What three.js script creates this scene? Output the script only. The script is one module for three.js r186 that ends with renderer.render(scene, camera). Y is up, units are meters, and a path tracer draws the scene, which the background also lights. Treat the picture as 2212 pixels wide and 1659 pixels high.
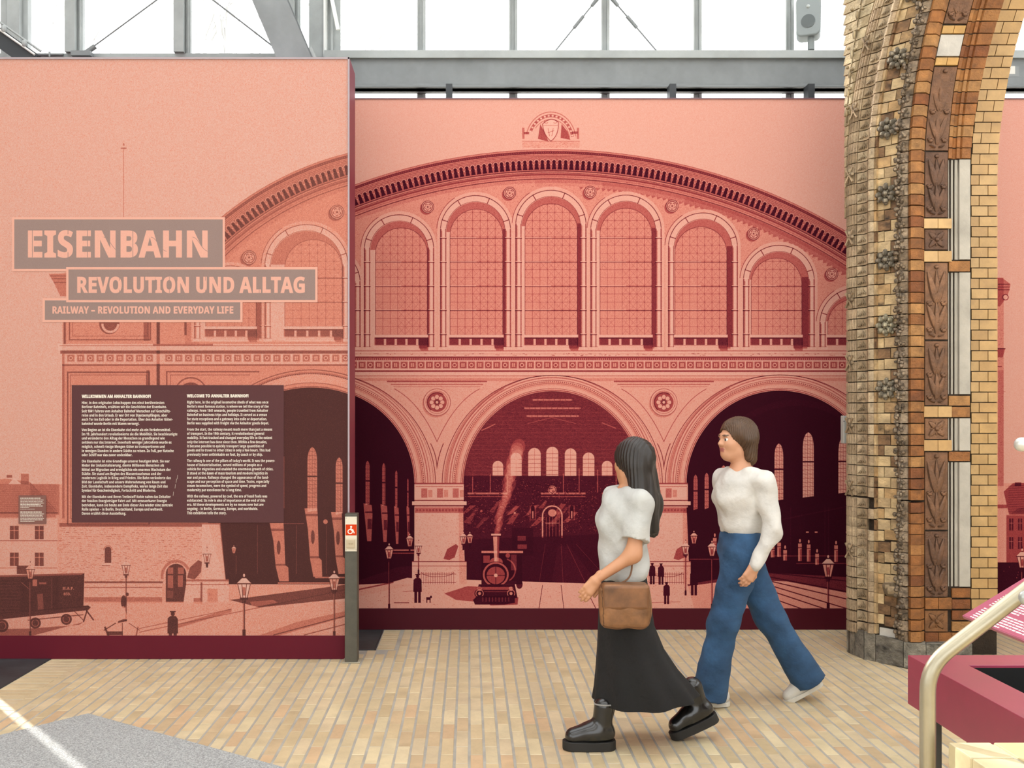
import * as THREE from 'three';
import { RoundedBoxGeometry } from 'three/addons/geometries/RoundedBoxGeometry.js';
import { mergeGeometries } from 'three/addons/utils/BufferGeometryUtils.js';

// ---------------------------------------------------------------- camera, sky, sun, exposure
const F = 2150, CX = 1014, CY = 897, EYE = 1.65;          // focal length and vanishing point in photo pixels, eye height in metres
const scene = new THREE.Scene();
const camera = new THREE.PerspectiveCamera(2 * Math.atan(897 / F) * 180 / Math.PI, 2396 / 1794, 0.05, 200);
camera.setViewOffset(2396, 1794, 1198 - CX, 0, 2212, 1659);
camera.position.set(0, EYE, 0);
camera.lookAt(0, EYE, -5);
scene.add(camera);
scene.background = new THREE.Color(0.97, 0.985, 1.0);
scene.backgroundIntensity = 4.6;
const sun = new THREE.DirectionalLight(new THREE.Color(1.0, 0.95, 0.87), 11);
sun.name = 'sun_light';
const SUN = new THREE.Vector3(-0.63, 0.665, -0.775).normalize();
sun.position.copy(SUN).multiplyScalar(30); sun.target.position.set(0, 0, -4);
sun.position.add(sun.target.position);
sun.castShadow = true; sun.shadow.radius = 1.4;
sun.shadow.mapSize.set(4096, 4096);
Object.assign(sun.shadow.camera, { left: -14, right: 14, top: 14, bottom: -14, near: 1, far: 70 });
scene.add(sun, sun.target);
const renderer = new THREE.WebGLRenderer({ antialias: true });
renderer.toneMapping = THREE.LinearToneMapping;
renderer.toneMappingExposure = 0.73;
renderer.shadowMap.enabled = true;

// ---------------------------------------------------------------- helpers
let seedState = 20240611;
const rnd = () => { seedState = (seedState + 0x6d2b79f5) | 0; let t = Math.imul(seedState ^ (seedState >>> 15), 1 | seedState); t = (t + Math.imul(t ^ (t >>> 7), 61 | t)) ^ t; return ((t ^ (t >>> 14)) >>> 0) / 4294967296; };
const rr = (a, b) => a + (b - a) * rnd();
const V = (x, y, z) => new THREE.Vector3(x, y, z);
const at = (px, py, Z) => V((px - CX) / F * Z, EYE - (py - CY) / F * Z, -Z);   // the point at depth Z seen at a pixel
const floorZ = (py) => F * EYE / (py - CY);
const X = (px, Z) => (px - CX) / F * Z, Y = (py, Z) => EYE - (py - CY) / F * Z;
const used = new Map();
const numbered = (n) => { const k = used.get(n) || 0; used.set(n, k + 1); return k ? n + '_' + String(k).padStart(3, '0') : n; };
function shadows(o) { o.castShadow = true; o.receiveShadow = true; return o; }
function thing(name, label, category, group, pos) {
  const o = new THREE.Group(); o.name = numbered(name); o.userData = { label, category }; if (group) o.userData.group = group;
  if (pos) o.position.copy(pos); scene.add(o); return o;
}
function struct(name, label, category, geo, m) {
  const o = geo ? part(name, geo, m, scene, true) : new THREE.Group(); o.name = numbered(name);
  o.userData = { label, category, kind: 'structure' }; scene.add(o); return o;
}
function metricUV(g, s = 1) {        // uv in metres on the plane that each face looks at most
  const p = g.attributes.position, n = g.attributes.normal, uv = new Float32Array(p.count * 2), ox = rnd() * 7, oy = rnd() * 7;
  for (let i = 0; i < p.count; i++) {
    const ax = Math.abs(n.getX(i)), ay = Math.abs(n.getY(i)), az = Math.abs(n.getZ(i));
    let u, v; if (ay >= ax && ay >= az) { u = p.getX(i); v = p.getZ(i); } else if (ax > az) { u = p.getZ(i); v = p.getY(i); } else { u = p.getX(i); v = p.getY(i); }
    uv[i * 2] = (u + ox) * s; uv[i * 2 + 1] = (v + oy) * s;
  }
  g.setAttribute('uv', new THREE.BufferAttribute(uv, 2)); return g;
}
function drapeUV(g, s) { const p = g.attributes.position, uv = new Float32Array(p.count * 2); for (let i = 0; i < p.count; i++) { uv[i * 2] = (p.getX(i) * 0.8 + p.getZ(i) * 0.6) * s; uv[i * 2 + 1] = (p.getY(i) + 0.15 * p.getZ(i)) * s; } g.setAttribute('uv', new THREE.BufferAttribute(uv, 2)); return g; }
function part(name, geo, m, parent, top) {
  if (Array.isArray(geo)) geo = merge(geo);
  if (m.userData.metric && !geo.userData.keepUV) (m.userData.drape ? drapeUV : metricUV)(geo, m.userData.metric);
  const o = new THREE.Mesh(geo, m); o.name = name; shadows(o); if (!top) parent.add(o); return o;
}
function solo(name, label, category, geo, m, group) {
  const o = part(name, geo, m, scene, true); o.name = numbered(name); o.userData = { label, category }; if (group) o.userData.group = group; scene.add(o); return o;
}
function clean(g) { const o = new THREE.BufferGeometry(); const q = g.index ? g.toNonIndexed() : g; for (const k of ['position', 'normal', 'uv']) if (q.attributes[k]) o.setAttribute(k, q.attributes[k]); return o; }
function merge(list) {
  list = list.map(clean);
  if (list.some((g) => !g.attributes.uv)) list.forEach((g) => { if (!g.attributes.uv) g.setAttribute('uv', new THREE.BufferAttribute(new Float32Array(g.attributes.position.count * 2), 2)); });
  return list.length > 1 ? mergeGeometries(list) : list[0];
}
const box = (x0, x1, y0, y1, z0, z1) => new THREE.BoxGeometry(x1 - x0, y1 - y0, z1 - z0).translate((x0 + x1) / 2, (y0 + y1) / 2, (z0 + z1) / 2);
const rbox = (x0, x1, y0, y1, z0, z1, r = 0.004, s = 2) => new RoundedBoxGeometry(x1 - x0, y1 - y0, z1 - z0, s, r).translate((x0 + x1) / 2, (y0 + y1) / 2, (z0 + z1) / 2);
function bar(a, b, w, d, up = V(0, 0, 1)) {         // a rectangular bar from a to b: w across, d along `up`
  const L = a.distanceTo(b), g = new THREE.BoxGeometry(w, L, d), y = b.clone().sub(a).normalize(), x = V(0, 0, 0).crossVectors(y, up).normalize(), z = V(0, 0, 0).crossVectors(x, y);
  return g.applyMatrix4(new THREE.Matrix4().makeBasis(x, y, z).setPosition(a.clone().add(b).multiplyScalar(0.5)));
}
function rod(a, b, r, r2 = r, seg = 10) {
  const L = a.distanceTo(b), g = new THREE.CylinderGeometry(r2, r, L, seg), q = new THREE.Quaternion().setFromUnitVectors(V(0, 1, 0), b.clone().sub(a).normalize());
  return g.applyQuaternion(q).translate((a.x + b.x) / 2, (a.y + b.y) / 2, (a.z + b.z) / 2);
}
const sph = (c, r, s = 10) => new THREE.SphereGeometry(1, s, Math.max(6, s * 0.7 | 0)).scale(r.x ?? r, r.y ?? r, r.z ?? r).translate(c.x, c.y, c.z);

// ---------------------------------------------------------------- textures and materials
function noiseTex(size, base, oct, lo, hi, gamma = 1, seed = 1) {   // tileable value noise in greys
  const sv = seedState; seedState = seed * 7919;
  const out = new Float32Array(size * size); let amp = 1, tot = 0;
  for (let o = 0, n = base; o < oct && n <= size; o++, n *= 2, amp *= 0.6) {
    const gr = new Float32Array(n * n).map(() => rnd()); tot += amp;
    for (let y = 0; y < size; y++) for (let x = 0; x < size; x++) {
      const fx = x / size * n, fy = y / size * n, ix = fx | 0, iy = fy | 0; let u = fx - ix, v = fy - iy; u = u * u * (3 - 2 * u); v = v * v * (3 - 2 * v);
      const jx = (ix + 1) % n, jy = (iy + 1) % n;
      out[y * size + x] += amp * ((gr[iy * n + ix] * (1 - u) + gr[iy * n + jx] * u) * (1 - v) + (gr[jy * n + ix] * (1 - u) + gr[jy * n + jx] * u) * v);
    }
  }
  let mn = 1e9, mx = -1e9; for (const v of out) { mn = Math.min(mn, v); mx = Math.max(mx, v); }
  const d = new Uint8Array(size * size * 4);
  for (let i = 0; i < out.length; i++) { const v = (lo + (hi - lo) * Math.pow((out[i] - mn) / (mx - mn), gamma)) * 255; d[i * 4] = d[i * 4 + 1] = d[i * 4 + 2] = v; d[i * 4 + 3] = 255; }
  seedState = sv;
  const t = new THREE.DataTexture(d, size, size); t.wrapS = t.wrapT = THREE.RepeatWrapping; t.magFilter = THREE.LinearFilter; t.minFilter = THREE.LinearMipmapLinearFilter; t.generateMipmaps = true; t.needsUpdate = true; return t;
}
const asColor = (t) => { const c = t.clone(); c.colorSpace = THREE.SRGBColorSpace; c.needsUpdate = true; return c; };
const nSoft = noiseTex(256, 4, 6, 0.0, 1.0, 1, 3), nFine = noiseTex(256, 32, 3, 0, 1, 1, 5), nBlot = noiseTex(256, 6, 6, 0.25, 1.0, 0.8, 8);
const cSoft = asColor(noiseTex(256, 4, 6, 0.86, 1.0, 1, 11)), cMid = asColor(noiseTex(256, 5, 6, 0.66, 1.0, 0.8, 12)), cStain = asColor(noiseTex(256, 6, 7, 0.2, 1.0, 0.55, 13)), cSpeck = asColor(noiseTex(256, 64, 2, 0.62, 1.0, 1, 14));
function mat(color, rough = 0.7, o = {}) {
  const { metric, ...rest } = o;
  const m = new THREE.MeshPhysicalMaterial({ color: new THREE.Color(color), roughness: rough, metalness: 0, ...rest });
  m.userData = { metric: metric ?? (rest.map || rest.bumpMap ? 1 : 0) }; return m;
}
const brickMat = (c, map = cSoft, bump = 0.0015, rough = 0.65, metric = 3) => mat(c, rough, { map, bumpMap: nFine, bumpScale: bump, metric });
const steel = mat('#84898b', 0.5, { metalness: 0.1, map: cSoft, metric: 1 });
const steelPale = mat('#aab0b0', 0.5, { map: cSoft, metric: 1 });  // pale grey holds the glare around the back window mullions
const steelDark = mat('#34383c', 0.45, { metalness: 0.2 });
const plasterWall = mat('#cfcac0', 0.9, { map: cSoft, metric: 0.5 });
const glass = new THREE.MeshPhysicalMaterial({ color: 0xffffff, roughness: 0, transmission: 1, thickness: 0, ior: 1.5 }); glass.userData = {};
// ---------------------------------------------------------------- the hall: floor, walls, glazing, roof
const ZB = 8.05;                                    // depth of the glazed back wall
const ZR = 7.662, ZL = 6.738;                       // depths of the two printed walls
const grout = mat('#aba69b', 0.9, { map: cSoft, bumpMap: nFine, bumpScale: 0.001, metric: 2 });
const floor = struct('floor', 'floor of pale yellow clinker bricks laid in long rows with grey joints', 'floor', box(-7.3, 7.8, -0.25, -0.002, -8.4, 8.3), grout);
// bricks on edge, rows running towards the back wall
const fbCols = ['#d3c09a', '#cfba93', '#d8c7a2', '#cbb68f', '#d2bf9c', '#c9b18c', '#dac9a2', '#cfb18b'].map((c) => brickMat(c, cSoft, 0.0008, 0.5, 2));
function brickTop(x0, x1, z0, z1, h = 0.012) {      // sides, chamfer and top of a paving brick
  const c = 0.0022, P = [], q = (a, b, d, e) => P.push(...a, ...b, ...d, ...a, ...d, ...e);
  const r = (i, y) => [[x0 + i, y, z1 - i], [x1 - i, y, z1 - i], [x1 - i, y, z0 + i], [x0 + i, y, z0 + i]];
  const A = r(0, -h), B = r(0, -c * 0.7), T = r(c, 0);
  for (let k = 0; k < 4; k++) { const n = (k + 1) % 4; q(A[k], A[n], B[n], B[k]); q(B[k], B[n], T[n], T[k]); }
  q(T[0], T[1], T[2], T[3]);
  const g = new THREE.BufferGeometry(); g.setAttribute('position', new THREE.Float32BufferAttribute(P, 3)); g.computeVertexNormals(); return g;
}
const PITCH = 0.0722, JOINT = 0.0122, LEN = 0.2395;
const mats2 = { p: V(-2.098, 0, -5.475), a: V(-0.55, 0, 0.66), b: V(1.30, 0, 0.885) };   // the grey mat on the floor: corner and two edges
function inMat(x, z) { const d = V(x, 0, z).sub(mats2.p), den = mats2.a.x * mats2.b.z - mats2.a.z * mats2.b.x, s = (d.x * mats2.b.z - d.z * mats2.b.x) / den, t = (mats2.a.x * d.z - mats2.a.z * d.x) / den; return s > 0.03 && t > 0.03 && s < 3 && t < 3; }
const specs = [];
for (let i = -52; i < 62; i++) {
  const x0 = i * PITCH + JOINT / 2, x1 = (i + 1) * PITCH - JOINT / 2, xc = (x0 + x1) / 2;
  for (let k = -2; k < 20; k++) {
    const z1 = -(3.641 + ((i & 1) ? LEN / 2 : 0)) - k * LEN, z0 = z1 - LEN;
    const a = z0 + 0.0021, b = z1 - 0.0021; if (b > -3.3 || a < -8.0) continue;
    const zc = (a + b) / 2;
    if (xc < -2.58 && zc < -4.3) continue;                                      // beside the left hatch the bricks turn
    if (xc < -0.525 && xc > -1.4 && zc < -6.97) continue;                       // beside the right hatch too
    const px = CX + xc / -zc * F, py = CY + EYE / -zc * F, seen = px > -10 && px < 2222 && py < 1670 && !inMat(xc, zc) && !(xc < -0.85 && zc < -6.75);
    specs.push({ x0, x1, z0: a, z1: b, area: seen ? 1 / (zc * zc * -zc) : -1 });
  }
}
for (const [x0, x1, z0, z1] of [[-2.825, -2.586, -6.76, -4.3], [-0.652, -0.53, -7.64, -6.985]])     // bricks laid across beside the hatches
  for (let z = z0; z < z1 - 0.05; z += 0.07) specs.push({ x0, x1, z0: z + 0.004, z1: z + 0.066, area: 1 / (z * z * -z) });
specs.sort((a, b) => b.area - a.area);
const rest = [];
specs.forEach((s, i) => {
  const sink = rr(-0.0012, 0.0004);
  const g = brickTop(s.x0 + rr(-0.0008, 0.0008), s.x1 + rr(-0.0008, 0.0008), s.z0, s.z1).translate(0, sink, 0);
  if (i < 300) part('brick', g, fbCols[(rnd() * 8) | 0], floor); else rest.push([g, (rnd() * 3) | 0]);
});
[0, 1, 2].forEach((k) => { const o = part('paving_bricks', rest.filter((r) => r[1] === k).map((r) => r[0]), fbCols[[0, 1, 4][k]], floor); o.userData.kind = 'stuff'; o.userData.label = 'smaller and hidden bricks of the paving'; });
const outer = part('paving_field', [box(-7, 7.5, -0.004, -0.001, -3.2, 8), box(4.49, 7.5, -0.004, -0.001, -8, -3.2), box(-7, -3.76, -0.004, -0.001, -8, -3.2)], brickMat('#d2bf9a', cSoft, 0.001, 0.6, 2), floor);
// walls
const wb = [];
wb.push(box(-7.3, -4.95, 0, 4.0, -ZB - 0.35, -ZB), box(-4.25, 7.8, 0, 4.0, -ZB - 0.35, -ZB), box(-4.95, -4.25, 0, 0.8, -ZB - 0.35, -ZB), box(-4.95, -4.25, 3.8, 4.0, -ZB - 0.35, -ZB), box(-7.3, 7.8, 6.5, 7.0, -ZB - 0.35, -ZB));
struct('wall_back', 'plain plastered back wall under the high glazing', 'wall', merge(wb), plasterWall);
const wl = [box(-7.3, -7, 0, 7, -8.05, -1), box(-7.3, -7, 0, 1, -1, 8), box(-7.3, -7, 6.2, 7, -1, 8), box(-7.3, -7, 1, 6.2, 7.4, 8)];
struct('wall_left', 'pale plastered side wall with tall windows', 'wall', merge(wl), plasterWall);
struct('wall_right', 'pale plastered side wall with high windows', 'wall', merge([box(7.5, 7.8, 0, 3.2, -8.05, 8), box(7.5, 7.8, 6.2, 7, -8.05, 8), box(7.5, 7.8, 3.2, 6.2, -8.05, -6.5), box(7.5, 7.8, 3.2, 6.2, 6.5, 8)]), plasterWall);
struct('wall_front', 'pale plastered wall with a wide glass front', 'wall', merge([box(-7.3, 7.8, 0, 0.5, 8, 8.3), box(-7.3, 7.8, 6.3, 7, 8, 8.3), box(-7.3, -6.4, 0.5, 6.3, 8, 8.3), box(6.9, 7.8, 0.5, 6.3, 8, 8.3)]), plasterWall);
const sky3 = [[-6.9, -3.2], [-1.9, 0.9], [2.3, 5.1]], cl = [box(-7.3, -5.8, 7, 7.25, -8.4, 8.3), box(6.2, 7.8, 7, 7.25, -8.4, 8.3)];  // unseen skylights, placed and widened to light floor and printed walls
let zc0 = -8.4; for (const [a, b] of [...sky3, [8.3, 8.3]]) { cl.push(box(-5.8, 6.2, 7, 7.25, zc0, a)); zc0 = b; }
struct('ceiling', 'white roof slab with long skylights', 'ceiling', merge(cl), mat('#dedbd3', 0.9));
// glazing: every bay is a window with panes and mullions
function glazing(label, frame, panes, m = steelPale) {
  const w = struct('window_' + (glazing.n = (glazing.n || 0) + 1), label, 'window');
  for (const g of panes) part('pane', g, glass, w);
  for (const g of frame) part('mullion', g, m, w);
  return w;
}
{ // right bay of the back wall: slender mullions, panes down behind the steel beam
  const fr = [], pn = [], xs = []; for (let k = -1; k < 13; k++) xs.push(X(911 + 197 * k, ZB));
  for (let i = 0; i < xs.length; i++) {
    const x = xs[i]; if (x > 7.3) break;
    fr.push(merge([box(x - 0.033, x + 0.033, 4.0, 6.5, -ZB - 0.02, -ZB + 0.06), box(x - 0.033, x - 0.024, 4.0, 6.5, -ZB + 0.06, -ZB + 0.085), box(x + 0.012, x + 0.033, 4.0, 6.5, -ZB + 0.06, -ZB + 0.085)]));
    if (xs[i + 1] < 7.4) pn.push(box(x + 0.03, xs[i + 1] - 0.03, 4.0, 6.5, -ZB - 0.012, -ZB - 0.004));
  }
  fr.push(box(xs[0], 7.5, 4.0, 4.05, -ZB - 0.02, -ZB + 0.05), box(xs[0], 7.5, 6.45, 6.5, -ZB - 0.02, -ZB + 0.06));
  glazing('high glazing with slender grey mullions above the steel beam', fr, pn);
}
{ // left bay: deeper double mullions above the title wall
  const fr = [], pn = [], cs = [166, 398, 634], edges = [-7, X(20, ZB), X(62, ZB), ...cs.map((c) => X(c, ZB)), X(700, ZB)];
  const y0 = Y(121, ZB);
  for (const c of [-440, -210]) cs.push(c);
  for (const c of cs) { const x = X(c, ZB); fr.push(merge([box(x - 0.058, x + 0.022, y0, 6.5, -ZB - 0.02, -ZB + 0.10), box(x + 0.022, x + 0.058, y0, 6.5, -ZB - 0.02, -ZB + 0.03), box(x + 0.040, x + 0.052, y0, 6.5, -ZB + 0.03, -ZB + 0.05)])); }
  for (const [a, b] of [[8, 21], [30, 56], [56, 66]]) fr.push(box(X(a, ZB), X(b, ZB), y0 - 0.3, 6.5, -ZB - 0.02, -ZB + (a === 30 ? 0.12 : 0.05)));
  fr.push(box(-7, X(705, ZB), 4.0, y0, -ZB - 0.03, -ZB + 0.06), box(-7, X(705, ZB), 6.44, 6.5, -ZB - 0.02, -ZB + 0.06));
  const e = [-7, X(-440, ZB), X(-210, ZB), X(20, ZB), X(62, ZB), X(166, ZB), X(398, ZB), X(634, ZB), X(705, ZB)];
  for (let i = 0; i + 1 < e.length; i++) pn.push(box(e[i] + 0.02, e[i + 1] - 0.02, y0, 6.45, -ZB - 0.012, -ZB - 0.004));
  glazing('high glazing with broad double mullions above the title wall', fr, pn);
}
glazing('added narrow tall window hidden behind the title wall for the sun slot', [box(-4.95, -4.9, 0.8, 3.8, -ZB - 0.1, -ZB - 0.04), box(-4.3, -4.25, 0.8, 3.8, -ZB - 0.1, -ZB - 0.04)], [box(-4.9, -4.3, 0.8, 3.8, -ZB - 0.08, -ZB - 0.07)]);  // unseen window, placed so that the sun reaches the slot
{ const fr = [], pn = []; for (let z = -1; z < 7.3; z += 1.4) { fr.push(box(-7.2, -7.1, 1, 6.2, z - 0.04, z + 0.04)); pn.push(box(-7.16, -7.15, 1, 6.2, z + 0.04, Math.min(z + 1.36, 7.4))); } glazing('tall side windows of the hall', fr, pn); }
{ const fr = [], pn = []; for (let z = -6.5; z < 6.4; z += 1.3) { fr.push(box(7.6, 7.7, 3.2, 6.2, z - 0.04, z + 0.04)); pn.push(box(7.65, 7.66, 3.2, 6.2, z + 0.04, z + 1.26)); } glazing('high side windows of the hall', fr, pn); }
{ const fr = [], pn = []; for (let x = -6.4; x < 6.8; x += 1.33) { fr.push(box(x - 0.04, x + 0.04, 0.5, 6.3, 8.1, 8.2)); pn.push(box(x + 0.04, x + 1.29, 0.5, 6.3, 8.15, 8.16)); } glazing('wide glass front of the hall', fr, pn); }
for (const [a, b] of sky3) { const fr = [], pn = []; for (let x = -5.8; x < 6.1; x += 1.5) { fr.push(box(x - 0.03, x + 0.03, 7.05, 7.2, a, b)); pn.push(box(x + 0.03, x + 1.47, 7.12, 7.13, a, b)); } glazing(['unseen long skylight placed to light the printed walls', 'unseen long skylight in the middle of the roof', 'unseen long skylight near the glass front'][sky3.findIndex((s) => s[0] === a)], fr, pn); }

// steelwork above the walls
{
  const zf = -7.8, zb = -7.968, x0 = X(700, 7.8), x1 = 7.4, bt = Y(188, 7.8), tp = Y(108, 7.8);
  const b = thing('steel_beam', 'long grey steel beam running below the high glazing', 'beam');
  part('web', box(x0, x1, bt, tp, zb + 0.06, zf - 0.03), steel, b);
  part('flange', rbox(x0, x1, tp - 0.062, tp, zb, zf, 0.003), steelPale, b);
  part('flange', rbox(x0, x1, bt, bt + 0.016, zb, zf, 0.003), steel, b);
  part('gutter', box(x0, x1, bt + 0.016, bt + 0.03, zb, zf - 0.008), steel, b);
  const c = document.createElement('canvas'); c.width = 256; c.height = 110; const g = c.getContext('2d');
  g.fillStyle = '#d8d6cf'; g.fillRect(0, 0, 256, 110); g.fillStyle = '#77736d'; g.font = '44px sans-serif'; g.fillText('A', 50, 45); g.fillText('1 8', 140, 45); g.font = '32px sans-serif'; g.fillText('3 FNE', 70, 92);
  const t = new THREE.CanvasTexture(c); t.colorSpace = THREE.SRGBColorSpace; t.anisotropy = 8;
  const lab = thing('paper_label', 'small paper label taped onto the steel beam beside the arch', 'label');
  part('tape', box(X(2150, 7.8), X(2205, 7.8), Y(163, 7.8), Y(140, 7.8), zf - 0.03, zf - 0.0285), mat('#8b8f90', 0.25, {}), lab);
  const pl = new THREE.PlaneGeometry(X(2197, 7.8) - X(2150, 7.8), Y(140, 7.8) - Y(157, 7.8)).translate((X(2197, 7.8) + X(2150, 7.8)) / 2, (Y(140, 7.8) + Y(157, 7.8)) / 2, zf - 0.0275); pl.userData.keepUV = true;
  part('paper', pl, mat('#ffffff', 0.8, { map: t, metric: 0 }), lab);
  // brackets that carry the printed wall from the beam
  for (const [px, lab3] of [[970, 'dark steel bracket under the beam farthest from the loudspeaker'], [1455, 'dark steel bracket between the two other brackets under the beam'], [1755, 'dark steel bracket under the beam right below the loudspeaker pole']]) { const x = X(px, 7.7); solo('wall_bracket', lab3, 'bracket', box(x - 0.025, x + 0.025, Y(213, 7.7), bt, -7.83, -7.72), steelDark, 'brackets between printed wall and beam'); }
}
{ // leaning H-section strut above the title wall
  const s = thing('steel_strut', 'leaning grey steel strut of H-section above the title wall', 'strut');
  const A = at(668, 195, 7.25), B = at(505, -190, 7.25), dir = B.clone().sub(A).normalize(), side = V(dir.y, -dir.x, 0);
  const off = (p, u, v) => p.clone().addScaledVector(side, u).add(V(0, 0, v));
  part('flange', bar(off(A, -0.01, 0), off(B, -0.01, 0), 0.235, 0.016), steel, s);
  part('flange', bar(off(A, 0, -0.5), off(B, 0, -0.5), 0.23, 0.016), steel, s);
  part('web', bar(off(A, 0.09, -0.25), off(B, 0.09, -0.25), 0.012, 0.5), steelDark, s);
  part('gusset', bar(off(A, 0.13, -0.05), off(A.clone().addScaledVector(dir, 0.3), 0.13, -0.05), 0.02, 0.03), steelPale, s);
  const p = thing('steel_column', 'pale grey steel column with a slotted gusset beside the leaning strut', 'column');
  const xa = X(668, 7.9), xb = X(703, 7.9), xc = X(732, 7.9);
  part('flange', box(xa, xb, 3.9, 6.95, -7.90, -7.88), steelPale, p);
  part('web', box(xb - 0.01, xb + 0.006, 3.9, 6.95, -8.02, -7.86), mat('#dfe2e0', 0.4, {}), p);
  part('flange', box(xb, xc, 3.9, 6.95, -8.02, -8.0), steelPale, p);
  part('gusset', bar(V(xb + 0.02, 5.1, -7.93), V(xc - 0.01, 4.72, -7.93), 0.03, 0.02), mat('#e4e6e2', 0.4, {}), p);
  const q = thing('cable_tray', 'dark steel rail with pale cables slanting down to the title wall', 'rail');
  const a = at(-60, 40, 7.6), c = at(78, 138, 7.6);
  part('rail', bar(a, c, 0.13, 0.1), steelDark, q);
  part('cable', rod(a.clone().add(V(0.05, 0.085, 0.03)), c.clone().add(V(0.05, 0.085, 0.03)), 0.008), steelPale, q);
  part('cable', rod(a.clone().add(V(0.02, 0.045, 0.07)), c.clone().add(V(0.02, 0.045, 0.07)), 0.009), mat('#d5d7d4', 0.4, {}), q);
  for (const t of [0.48, 0.8]) part('clamp', sph(a.clone().lerp(c, t).add(V(0.04, 0.06, 0.07)), V(0.02, 0.03, 0.02)), steelPale, q);
  const h = thing('window_stay', 'short grey tube lying along the top of the title wall', 'tube');
  part('tube', rod(at(74, 118, 7.98), at(137, 118, 7.98), 0.011), steel, h); part('clip', rod(at(107, 112, 7.975), at(107, 123, 7.975), 0.008), steelPale, h);
}
// tie rods in the glazing
function tie(label, a, b, group) {
  const t = thing('tie_rod', label, 'tie rod', group), d = b.clone().sub(a);
  part('rod', rod(a, b, 0.006), steel, t);
  part('turnbuckle', rod(a.clone().addScaledVector(d, 0.38), a.clone().addScaledVector(d, 0.58), 0.014), steel, t);
  part('end_fork', rod(a.clone().addScaledVector(d, 0.02), a.clone().addScaledVector(d, 0.2), 0.018, 0.014), steel, t);
}
tie('thin steel tie rod falling left from a mullion over the printed station roof', at(1298, -12, 7.92), at(1198, 112, 7.92));
tie('thin steel tie rod falling right from a mullion over the printed station roof', at(1314, -12, 7.92), at(1420, 112, 7.92));
{ const t = thing('tie_rod', 'long thin steel tie rod rising from the foot of a double mullion', 'tie rod'); part('rod', rod(at(186, 112, 7.93), at(420, -60, 7.93), 0.006), steel, t); part('end_fork', rod(at(180, 118, 7.93), at(206, 100, 7.93), 0.02), steel, t); part('foot_plate', box(X(158, 7.93), X(200, 7.93), Y(124, 7.93), Y(114, 7.93), -7.96, -7.88), steel, t); }
{ const t = thing('tie_rod', 'long thin steel tie rod falling towards the leaning strut', 'tie rod'); part('rod', rod(at(380, -62, 7.88), at(605, 112, 7.88), 0.006), steel, t); part('end_fork', rod(at(590, 100, 7.88), at(606, 114, 7.88), 0.016), steel, t); }
{ // loudspeaker on the beam
  const s = thing('loudspeaker', 'rounded grey loudspeaker on a short pole in front of the glazing', 'loudspeaker'), Z = 7.86, g1 = mat('#8d9697', 0.5), cx = X(1746, Z), yb = Y(78, Z), yt = Y(1, Z);
  const sh = new THREE.Shape(), w = 0.082, r = 0.03, h = yt - yb;
  sh.moveTo(-w + r + 0.008, 0); sh.lineTo(w - r - 0.008, 0); sh.quadraticCurveTo(w - 0.008, 0, w - 0.004, r); sh.lineTo(w, h - r); sh.quadraticCurveTo(w, h, w - r, h); sh.lineTo(-w + r, h); sh.quadraticCurveTo(-w, h, -w, h - r); sh.lineTo(-w + 0.004, r); sh.quadraticCurveTo(-w + 0.008, 0, -w + r + 0.008, 0);
  const body = new THREE.ExtrudeGeometry(sh, { depth: 0.13, bevelEnabled: true, bevelSize: 0.014, bevelThickness: 0.014, bevelSegments: 3 }).translate(0, 0, -0.09).rotateY(-0.35).translate(cx, yb, -Z);
  part('cabinet', body, g1, s);
  const cone = new THREE.CylinderGeometry(0.052, 0.044, 0.014, 24).rotateX(Math.PI / 2).translate(0, 0.10, 0.052).rotateY(-0.35).translate(cx, yb, -Z); part('woofer', cone, mat('#5e6667', 0.6), s);
  const tw = new THREE.SphereGeometry(0.016, 14, 10).translate(0, 0.215, 0.05).rotateY(-0.35).translate(cx, yb, -Z); part('tweeter', tw, mat('#b9c0bf', 0.35), s);
  part('pole', rod(V(X(1752, Z), Y(108, Z), -Z), V(X(1752, Z), yb + 0.03, -Z), 0.026, 0.026, 16), mat('#848c8d', 0.5), s);
}
// bare trees outside
function tree(label, base, h, lean, n, sd) {
  const sv = seedState; seedState = sd; const gs = [], br = [];
  const grow = (a, dir, L, r, lev) => { const b = a.clone().addScaledVector(dir, L); (lev ? br : gs).push(rod(a, b, r, r * 0.72, 6)); if (lev > 3) return; const k = lev === 0 ? n : 3; for (let i = 0; i < k; i++) { const d = dir.clone().add(V(rr(-0.7, 0.7), rr(-0.15, 0.6), rr(-0.5, 0.5))).normalize(); grow(a.clone().lerp(b, lev ? rr(0.4, 1) : rr(0.35, 1)), d, L * rr(0.35, 0.55), r * rr(0.3, 0.5), lev + 1); } };
  grow(base, V(lean, 1, 0).normalize(), h, h * 0.011, 0);
  const t = thing('bare_tree', label, 'tree'); const bark = mat('#b9b9b7', 0.9); part('trunk', gs, bark, t); part('branches', br, bark, t); seedState = sv;
}
struct('ground', 'pale open ground outside the hall', 'ground', box(-40, 40, -0.6, -0.3, -60, -8.5), mat('#b9b6ad', 0.95));
tree('bare tree outside with long thin boughs, seen past the double mullions', V(-6.6, -0.3, -14), 9.5, 0.02, 14, 5);
tree('leaning bare tree outside, seen beside the leaning strut', V(-6.2, -0.3, -23), 13, 0.06, 12, 9);
tree('small bare tree outside at the end of the glazing', V(-14, -0.3, -32), 17, -0.05, 12, 14);
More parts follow.
